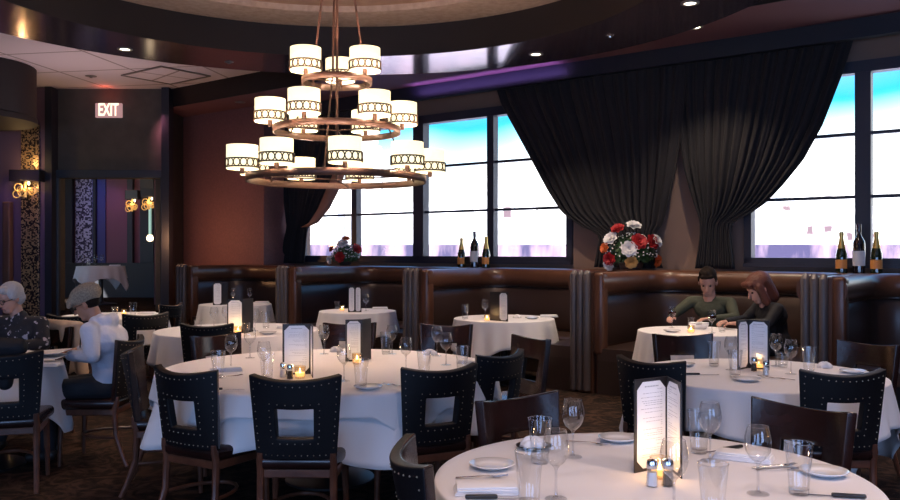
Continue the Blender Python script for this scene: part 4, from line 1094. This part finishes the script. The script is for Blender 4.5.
# ================================================================ people
def look(v, roll=0):
    f = Vector(v).normalized(); x = f.cross(Vector((0, 0, 1))).normalized(); z = x.cross(f)
    return Matrix((x, f, z)).transposed() @ Matrix.Rotation(roll, 3, 'Y')
def V(*a): return Vector(a)
def person(loc, rot, J, label, skin, top, topname, bottom, extra=None):
    hs = J.get('hs', 1.); 
    root_items = []; H = V(*J['head']); M = look(J['look']); P = V(*J['pelvis']); C = V(*J['chest']); N = V(*J['neck'])
    sx = J.get('sh', .185)
    upv = (N - C).normalized()
    SL, SR = N + V(-sx, -.01, -.065), N + V(sx, -.01, -.065)
    it = [('e', P, (.155, .12, .12)), ('c', P, (P + C) / 2, .12, .115), ('c', (P + C) / 2, C, .115, .13), ('c', SL, SR, .05, .05), ('c', C + V(-.07, 0, .03), C + V(.07, 0, .03), .11, .11),
          ('c', N + V(0, 0, -.06), H + M @ V(0, -.02, -.06), .058, .050)]
    hd = lambda *a: H + M @ (V(*a) * hs)
    it += [('e', hd(0, -.008, .028), (.073, .094, .092), M), ('e', hd(0, .014, -.035), (.060, .072, .075), M), ('c', hd(-.02, .055, -.088), hd(.02, .055, -.088), .022, .022),
           ('c', hd(0, .082, .012), hd(0, .104, -.028), .009, .013), ('c', hd(-.034, .072, .026), hd(.034, .072, .026), .011, .011), ('e', hd(.074, -.006, -.008), (.011, .020, .031), M), ('e', hd(-.074, -.006, -.008), (.011, .020, .031), M),
           ('e', hd(0, .080, -.058), (.022, .011, .010), M)]
    if hs != 1: it[-9:] = [(q[0], q[1], tuple(v * hs for v in q[2]), *q[3:]) if q[0] == 'e' else (q[0], q[1], q[2], q[3] * hs, q[4] * hs) for q in it[-9:]]
    for s, S, e, h, n in ((-1, SL, J['eL'], J['hL'], J.get('nL', (0, 0, -1))), (1, SR, J['eR'], J['hR'], J.get('nR', (0, 0, -1)))):
        e, h = V(*e), V(*h); it += [('c', S, e, .050, .040), ('c', e, h, .038, .025)]
        d = (h - e).normalized(); n = V(*n); n = (n - d * n.dot(d)).normalized(); sd = d.cross(n) * s
        it += [('c', h + d * .015, h + d * .07 + sd * .018, .021, .017), ('c', h + d * .015, h + d * .07 - sd * .020, .021, .015), ('c', h + d * .03, h + d * .075, .018, .015)]
        for k, L in enumerate((.86, 1., .93, .74)):
            b = h + d * .078 + sd * (.028 - .0185 * k); m_ = b + (d * .9 + n * .35).normalized() * .038 * L; tp = m_ + (d * .5 + n * .8).normalized() * .032 * L
            it += [('c', b - d * .02, m_, .0098, .009), ('c', m_, tp, .009, .0075)]
        b = h + d * .028 + sd * .026; m_ = b + (d * .6 + sd * .75).normalized() * .036; it += [('c', b, m_, .013, .011), ('c', m_, m_ + (d * .9 + n * .35).normalized() * .03, .011, .0085)]
    kL, kR, fL, fR = (V(*J[k]) for k in ('kL', 'kR', 'fL', 'fR'))
    for s, k, f in ((-1, kL, fL), (1, kR, fR)):
        hp = P + V(s * .085, .0, -.03); it += [('c', hp, k, .078, .055), ('c', k, f, .052, .036)]
    root = blob('person', it, skin, None, .0075, 3, loc, rot)
    # clothes follow the body
    tp = [('e', P + V(0, 0, .02), (.172, .137, .13)), ('c', P, (P + C) / 2, .137, .133), ('c', (P + C) / 2, C, .133, .150), ('c', SL, SR, .066, .066), ('c', C + V(-.07, 0, .03), C + V(.07, 0, .03), .128, .128), ('c', N + V(0, 0, -.07), N + V(0, .0, -.015), .075, .068)]
    for S, e, h in ((SL, V(*J['eL']), V(*J['hL'])), (SR, V(*J['eR']), V(*J['hR']))):
        tp += [('c', S, e, .068, .056), ('c', e, e + (h - e) * .93, .054, .040)]
        for q in (.25, .5, .78): c = e + (h - e) * q; tp.append(('e', c, (.052 - .010 * q,) * 3))
    if extra and 'hood' in extra:
        for a in range(-3, 4):
            t = a / 3 * 1.9; tp.append(('e', N + V(.085 * math.sin(t), -.03 - .075 * math.cos(t), .005 - .02 * abs(a) / 3), (.042, .045, .05)))
        tp.append(('e', N + V(0, -.085, -.03), (.10, .055, .06)))
    blob(topname, tp, top, root, .010, 2)
    bt = [('e', P + V(0, 0, -.03), (.178, .14, .10))]
    for s, k, f in ((-1, kL, fL), (1, kR, fR)):
        hp = P + V(s * .085, 0, -.03); bt += [('c', hp, k, .095, .072), ('c', k, k + (f - k) * .95, .070, .055)]
    blob('trousers', bt, bottom, root, .011, 2)
    for f in (fL, fR):
        blob('shoe', [('c', f + V(0, -.02, -.035), f + V(0, .14, -.055), .044, .034), ('c', f, f + V(0, 0, -.04), .045, .045)], M_shoe, root, .009, 2)
    for s in (-1, 1):
        bm = bmesh.new(); q = bmesh.ops.create_icosphere(bm, subdivisions=2, radius=.0115)['verts']; bmesh.ops.translate(bm, vec=hd(s * .030, .077, .004), verts=q); link('eye', bm, M_eye, root, True)
    bm = bmesh.new(); q = bmesh.ops.create_icosphere(bm, subdivisions=2, radius=1)['verts']; bmesh.ops.scale(bm, vec=(.021, .010, .0065), verts=q)
    bmesh.ops.rotate(bm, cent=(0, 0, 0), matrix=M, verts=q); bmesh.ops.translate(bm, vec=hd(0, .083, -.059), verts=q); link('lips', bm, M_lip, root, True)
    tag(root, label, 'person')
    return root, hd, M
def specs(root, hd, M):
    bm = bmesh.new()
    for s in (-1, 1):
        tube(bm, [hd(s * .033 + .024 * math.cos(2 * PI * i / 18), .100, .004 + .019 * math.sin(2 * PI * i / 18)) for i in range(18)], .0028, 6, closed=True)
        tube(bm, [hd(s * .057, .099, .008), hd(s * .074, .06, .010), hd(s * .080, .0, .006)], .0026, 6)
    tube(bm, [hd(-.010, .102, .008), hd(.010, .102, .008)], .0025, 6)
    g = link('spectacles', bm, M_black, root, True)
    bm = bmesh.new()
    for s in (-1, 1):
        vs = [bm.verts.new(hd(s * .033 + .022 * math.cos(2 * PI * i / 18), .100, .004 + .017 * math.sin(2 * PI * i / 18))) for i in range(18)]; bm.faces.new(vs)
    link('lens', bm, M_lens, g)
legs = dict(kL=(-.11, .40, .53), kR=(.11, .40, .53), fL=(-.11, .44, .10), fR=(.11, .44, .10))
# man in the white hoodie
r, hd, M = person((-2.57, 6.30, 0), PI / 2, dict(pelvis=(0, -.07, .59), chest=(0, -.03, .86), neck=(0, .035, 1.04), head=(0, .125, 1.155), look=(-.12, 1, -.52), eL=(-.24, -.02, .80), hL=(-.12, .20, .79), eR=(.25, .02, .80), hR=(.13, .24, .80),
                  kL=(-.11, .38, .53), kR=(.11, .38, .53), fL=(-.10, .36, .10), fR=(.11, .42, .10)), 'man in a tweed flat cap and white hoodie reading at the left-edge table', M_skin2, M_hoodie, 'hoodie', M_darkjean, {'hood'})
specs(r, hd, M)
blob('flat_cap', [('e', hd(0, -.026, .066), (.100, .122, .086), M), ('e', hd(0, .05, .060), (.082, .075, .045), M), ('c', hd(-.04, .105, .040), hd(.04, .105, .040), .020, .020)], M_cap, r, .009, 3)
blob('hair', [('e', hd(0, -.035, .005), (.080, .072, .060), M)], M_darkhair, r, .010, 1)
bm = bmesh.new()
for s in (-1, 1): tube(bm, [V(s * .045, .12, .99), V(s * .05, .145, .93), V(s * .05, .15, .84)], .005, 6)
link('drawstring', bm, M_black, r, True)
# grey-haired woman
r, hd, M = person((-3.52, 6.99, 0), ang(-.12, -1) - PI / 2, dict(pelvis=(0, -.06, .58), chest=(0, .0, .85), neck=(0, .03, 1.02), head=(.05, .085, 1.165), look=(.35, 1, -.38), eL=(-.25, .10, .80), hL=(-.14, .32, .80), eR=(.25, .10, .80), hR=(.12, .34, .80),
                  sh=.175, **legs), 'grey-haired person with spectacles in a dark floral blouse at the left edge', M_skin, M_floral, 'floral_blouse', M_darkjean)
specs(r, hd, M)
blob('hair', [('e', hd(0, -.030, .045), (.092, .098, .088), M), ('e', hd(0, -.055, -.01), (.086, .066, .075), M), ('e', hd(-.062, .0, .035), (.032, .050, .050), M), ('e', hd(.062, .0, .035), (.032, .050, .050), M), ('c', hd(-.035, .055, .092), hd(.04, .055, .092), .032, .030)], M_greyhair, r, .009, 2)
cx = -3.30
o = blob('beige_coat', [('c', V(-.13, 0, .93), V(.15, 0, .90), .045, .05), ('c', V(.13, -.02, .90), V(.19, -.03, .52), .05, .055), ('c', V(.04, -.03, .90), V(.08, -.04, .55), .045, .05), ('c', V(-.05, .04, .90), V(-.02, .06, .60), .04, .04)], M_beige, None, .012, 2, (-3.33, 7.27, 0), .1)
tag(o, 'beige coat hung over the chair behind the grey-haired person', 'coat')
o = blob('dark_jacket', [('c', V(-.20, 0, .95), V(.16, 0, .93), .07, .06), ('c', V(-.12, .03, .93), V(-.12, .03, .66), .07, .06), ('c', V(.10, .02, .92), V(.08, .03, .70), .055, .05)], M_blacktop, None, .012, 2, (-2.93, 5.42, 0), .35)
tag(o, 'dark jacket slung over the studded chair at the left edge', 'jacket')
def big(items, k): return [(q[0], q[1], tuple(v * k for v in q[2]), *q[3:]) if q[0] == 'e' else (q[0], q[1], q[2], q[3] * k, q[4] * k) for q in items]
# man in green
pm = W(4.50, .98); r, hd, M = person((pm.x, pm.y, 0), ang(-.61, -.79) - PI / 2, dict(pelvis=(0, .0, .60), chest=(0, .06, .88), neck=(0, .10, 1.04), hs=1.25, head=(0, .17, 1.205), look=(-.25, 1, -.55), eL=(-.33, .24, .83), hL=(-.13, .50, .82), eR=(.36, .24, .84), hR=(.28, .52, .82),
                  sh=.225, kL=(-.12, .48, .55), kR=(.12, .48, .55), fL=(-.12, .62, .10), fR=(.12, .62, .10)), 'dark-haired man in a green sweater looking down in the booth', M_skin, M_green, 'green_sweater', M_darkjean)
blob('hair', big([('e', hd(0, -.024, .050), (.079, .093, .087), M), ('e', hd(0, -.052, .0), (.078, .060, .070), M), ('c', hd(-.045, .060, .085), hd(.035, .072, .088), .017, .020), ('c', hd(.0, .05, .110), hd(.045, .03, .108), .022, .022), ('c', hd(-.073, .015, .055), hd(-.075, .015, .015), .012, .008), ('c', hd(.073, .015, .055), hd(.075, .015, .015), .012, .008)], 1.25), M_darkhair, r, .010, 2)
# auburn-haired woman
pw = W(5.33, 1.42); r, hd, M = person((pw.x, pw.y, 0), ang(-1, -.12) - PI / 2, dict(pelvis=(0, .0, .60), chest=(0, .06, .86), neck=(0, .11, 1.03), hs=1.25, head=(0, .20, 1.165), look=(.0, 1, -.55), eL=(-.24, .22, .83), hL=(-.10, .48, .82), eR=(.24, .22, .83), hR=(.10, .50, .82),
                  sh=.20, kL=(-.11, .42, .56), kR=(.11, .42, .56), fL=(-.11, .46, .10), fR=(.11, .46, .10)), 'person with shoulder-length auburn hair and a black top in the booth', M_skin, M_blacktop, 'black_top', M_darkjean)
blob('hair', big([('e', hd(0, -.022, .050), (.092, .108, .088), M), ('c', hd(0, -.05, .02), hd(0, -.065, -.11), .080, .066), ('c', hd(-.070, .02, .03), hd(-.066, .02, -.11), .034, .036), ('c', hd(.070, .02, .03), hd(.066, .02, -.11), .034, .036), ('c', hd(-.05, .075, .075), hd(.05, .075, .075), .026, .026)], 1.25), M_redhair, r, .010, 2)

# ================================================================ light
def lamp(kind, name, loc, energy, col, size=.05, rot=None, **k):
    l = bpy.data.lights.new(name, kind); l.energy = energy; l.color = col
    if kind == 'AREA': l.shape = 'RECTANGLE'; l.size = size[0]; l.size_y = size[1]
    elif kind == 'SUN': l.angle = size
    else: l.shadow_soft_size = size
    for a, b in k.items(): setattr(l, a, b)
    o = bpy.data.objects.new(name, l); COL.objects.link(o); o.location = loc
    if rot is not None: o.rotation_euler = rot
    return o
def aim(loc, tgt): return (Vector(tgt) - Vector(loc)).to_track_quat('-Z', 'Y').to_euler()
for p in lamp_pts: lamp('POINT', 'chandelier_bulb', p, LP['bulb'], (1., .68, .50), .03)
for p in candles: lamp('POINT', 'candle_light', p + Vector((0, 0, .085)), LP['candle'], (1., .62, .28), .012)
for p, px in dls:
    if px == 240: continue
    lamp('SPOT', 'downward_beam', p + Vector((0, 0, -.03)), LP['down'], (1., .82, .62), .05, (0, 0, 0), spot_size=math.radians(100), spot_blend=.6)
# extra spots without fittings for top light, over the camera and the room ahead
for x, y in ((.5, 1.6), (2.4, 1.4), (-1.8, .9), (3.4, 3.4), (-4.5, 4.2), (.9, 9.2), (-4.0, 9.0), (-2.9, 11.2), (3.0, 7.0)):
    lamp('SPOT', 'downward_beam', (x, y, 3.9), LP['down2'], (1., .72, .56), .08, (0, 0, 0), spot_size=math.radians(110), spot_blend=.7)
for p, k in sc_lights: lamp('POINT', 'sconce_light', p, LP['sconce'] * k, (1., .60, .25), .03)
# cool area lights before the solid back wall, standing in for windows behind the camera
for x in (-5.2, -1.2, 3.2): lamp('AREA', 'back_daylight', (x, -3.1, 1.55), LP['back'], (.34, .54, 1.), (2.6, 1.9), (math.radians(90), 0, 0))
# violet wash lamps of the soffit and walls
for s_, e_ in ((.9, 1.), (8.4, .8)):
    p = W(s_, .50, 3.97); q = aim(p, W(s_, .75, 4.08)); lamp('AREA', 'violet_cove_strip', p, LP['violet'] * e_, (.45, .26, 1.), (2.6, .05), Euler((math.radians(180 - 35), 0, TH)))
p = W(-5.0, 1.9, 3.9); lamp('SPOT', 'plum_wash', p, LP['plum'], (1., .30, .45), .1, aim(p, W(-5.0, .7, 2.6)), spot_size=math.radians(90), spot_blend=.9)  # added spot with no fitting, tints the upper plum wall
p = W(-5.2, 1.8, 1.0); lamp('POINT', 'plum_warm_fill', W(-4.6, 1.9, 1.75), LP['warmwall'], (1., .48, .22), .15)  # warm point light added in mid-air for the lower plum wall
lamp('SPOT', 'violet_wall_wash', (-7.25, 13.9, 3.2), LP['vio2'], (.40, .22, 1.), .08, aim((-7.25, 13.9, 3.2), (-7.3, 14.75, 2.0)), spot_size=math.radians(80), spot_blend=.8)
lamp('SPOT', 'blue_far_wash', (fx(98, 18.6), 18.5, 3.5), LP['blue'], (.12, .20, 1.), .08, aim((fx(98, 18.6), 18.5, 3.5), (fx(98, 19.4), 19.4, 2.2)), spot_size=math.radians(80), spot_blend=.8)
lamp('SPOT', 'plum_far_wash', (fx(118, 18.6), 18.5, 3.5), LP['blue'] * .8, (1., .2, .35), .08, aim((fx(118, 18.6), 18.5, 3.5), (fx(116, 19.4), 19.4, 2.0)), spot_size=math.radians(75), spot_blend=.8)
lamp('SPOT', 'ceiling_fill_spot', (-5.6, 12.6, 2.6), LP['up'], (1., .72, .74), .15, (PI, 0, 0), spot_size=math.radians(130), spot_blend=.9)  # no fixture here; spot added to brighten the pale tiled ceiling
lamp('POINT', 'exit_glow', (pe.x, pe.y - .2, pe.z + .30), LP['exit'], (1., .12, .06), .08)
lamp('POINT', 'drum_red_lamp', (-6.55, 12.6, 3.75), LP['exit'] * .35, (1., .05, .04), .03)
lamp('AREA', 'far_room_light', (-7.2, 16.6, 4.2), LP['far'], (1., .8, .7), (1.2, 1.2), (0, 0, 0))
lamp('SUN', 'sun', (0, 0, 60), LP['sun'], (1., .97, .93), .01, aim((0, 0, 0), (.25, .8, -.5)))

w = bpy.data.worlds.new('sky'); SC.world = w; w.use_nodes = True; nt = w.node_tree; nt.nodes.clear()
o = nt.nodes.new('ShaderNodeOutputWorld'); bg = nt.nodes.new('ShaderNodeBackground'); tc = nt.nodes.new('ShaderNodeTexCoord')
sp = nt.nodes.new('ShaderNodeSeparateXYZ'); nt.links.new(tc.outputs['Generated'], sp.inputs[0])
n = nt.nodes.new('ShaderNodeTexNoise'); n.inputs['Scale'].default_value = 3.2; n.inputs['Detail'].default_value = 3; nt.links.new(tc.outputs['Generated'], n.inputs['Vector'])
ma = nt.nodes.new('ShaderNodeMath'); ma.operation = 'MULTIPLY_ADD'; ma.inputs[1].default_value = .16; nt.links.new(n.outputs['Fac'], ma.inputs[0]); mb = nt.nodes.new('ShaderNodeMath'); mb.operation = 'MULTIPLY_ADD'; mb.inputs[1].default_value = -.11; nt.links.new(sp.outputs['X'], mb.inputs[0]); nt.links.new(sp.outputs['Z'], mb.inputs[2]); nt.links.new(mb.outputs[0], ma.inputs[2])
cr = nt.nodes.new('ShaderNodeValToRGB'); e = cr.color_ramp.elements
e[0].position = .0; e[0].color = (1, 1, 1, 1); e[1].position = 1; e[1].color = (.10, .22, .55, 1)
for ps, c in ((.172, (1, 1, 1)), (.197, (.40, .78, .98)), (.220, (.02, .36, .60)), (.26, (.16, .36, .72))):
    x = e.new(ps); x.color = (*c, 1)
nt.links.new(ma.outputs[0], cr.inputs['Fac']); nt.links.new(cr.outputs['Color'], bg.inputs['Color']); bg.inputs['Strength'].default_value = LP['world']
nt.links.new(bg.outputs[0], o.inputs['Surface'])

# ================================================================ camera
cam = bpy.data.cameras.new('camera'); cam.sensor_fit = 'HORIZONTAL'; cam.sensor_width = 36; cam.lens = F / 900 * 36; cam.shift_y = (HZ - 250) / 900; cam.clip_start = .05; cam.clip_end = 400
co = bpy.data.objects.new('camera', cam); COL.objects.link(co); co.location = (0, 0, CAMZ); co.rotation_euler = (PI / 2, 0, 0); SC.camera = co
SC.view_settings.view_transform = 'Standard'; SC.view_settings.look = 'None'; SC.view_settings.gamma = 1; SC.view_settings.use_curve_mapping = False; SC.view_settings.exposure = LP['exposure']
c = SC.cycles; c.use_denoising = True; c.max_bounces = 7; c.diffuse_bounces = 3; c.glossy_bounces = 3; c.transparent_max_bounces = 24; c.caustics_reflective = False; c.caustics_refractive = False; c.sample_clamp_indirect = 4; c.use_light_tree = True
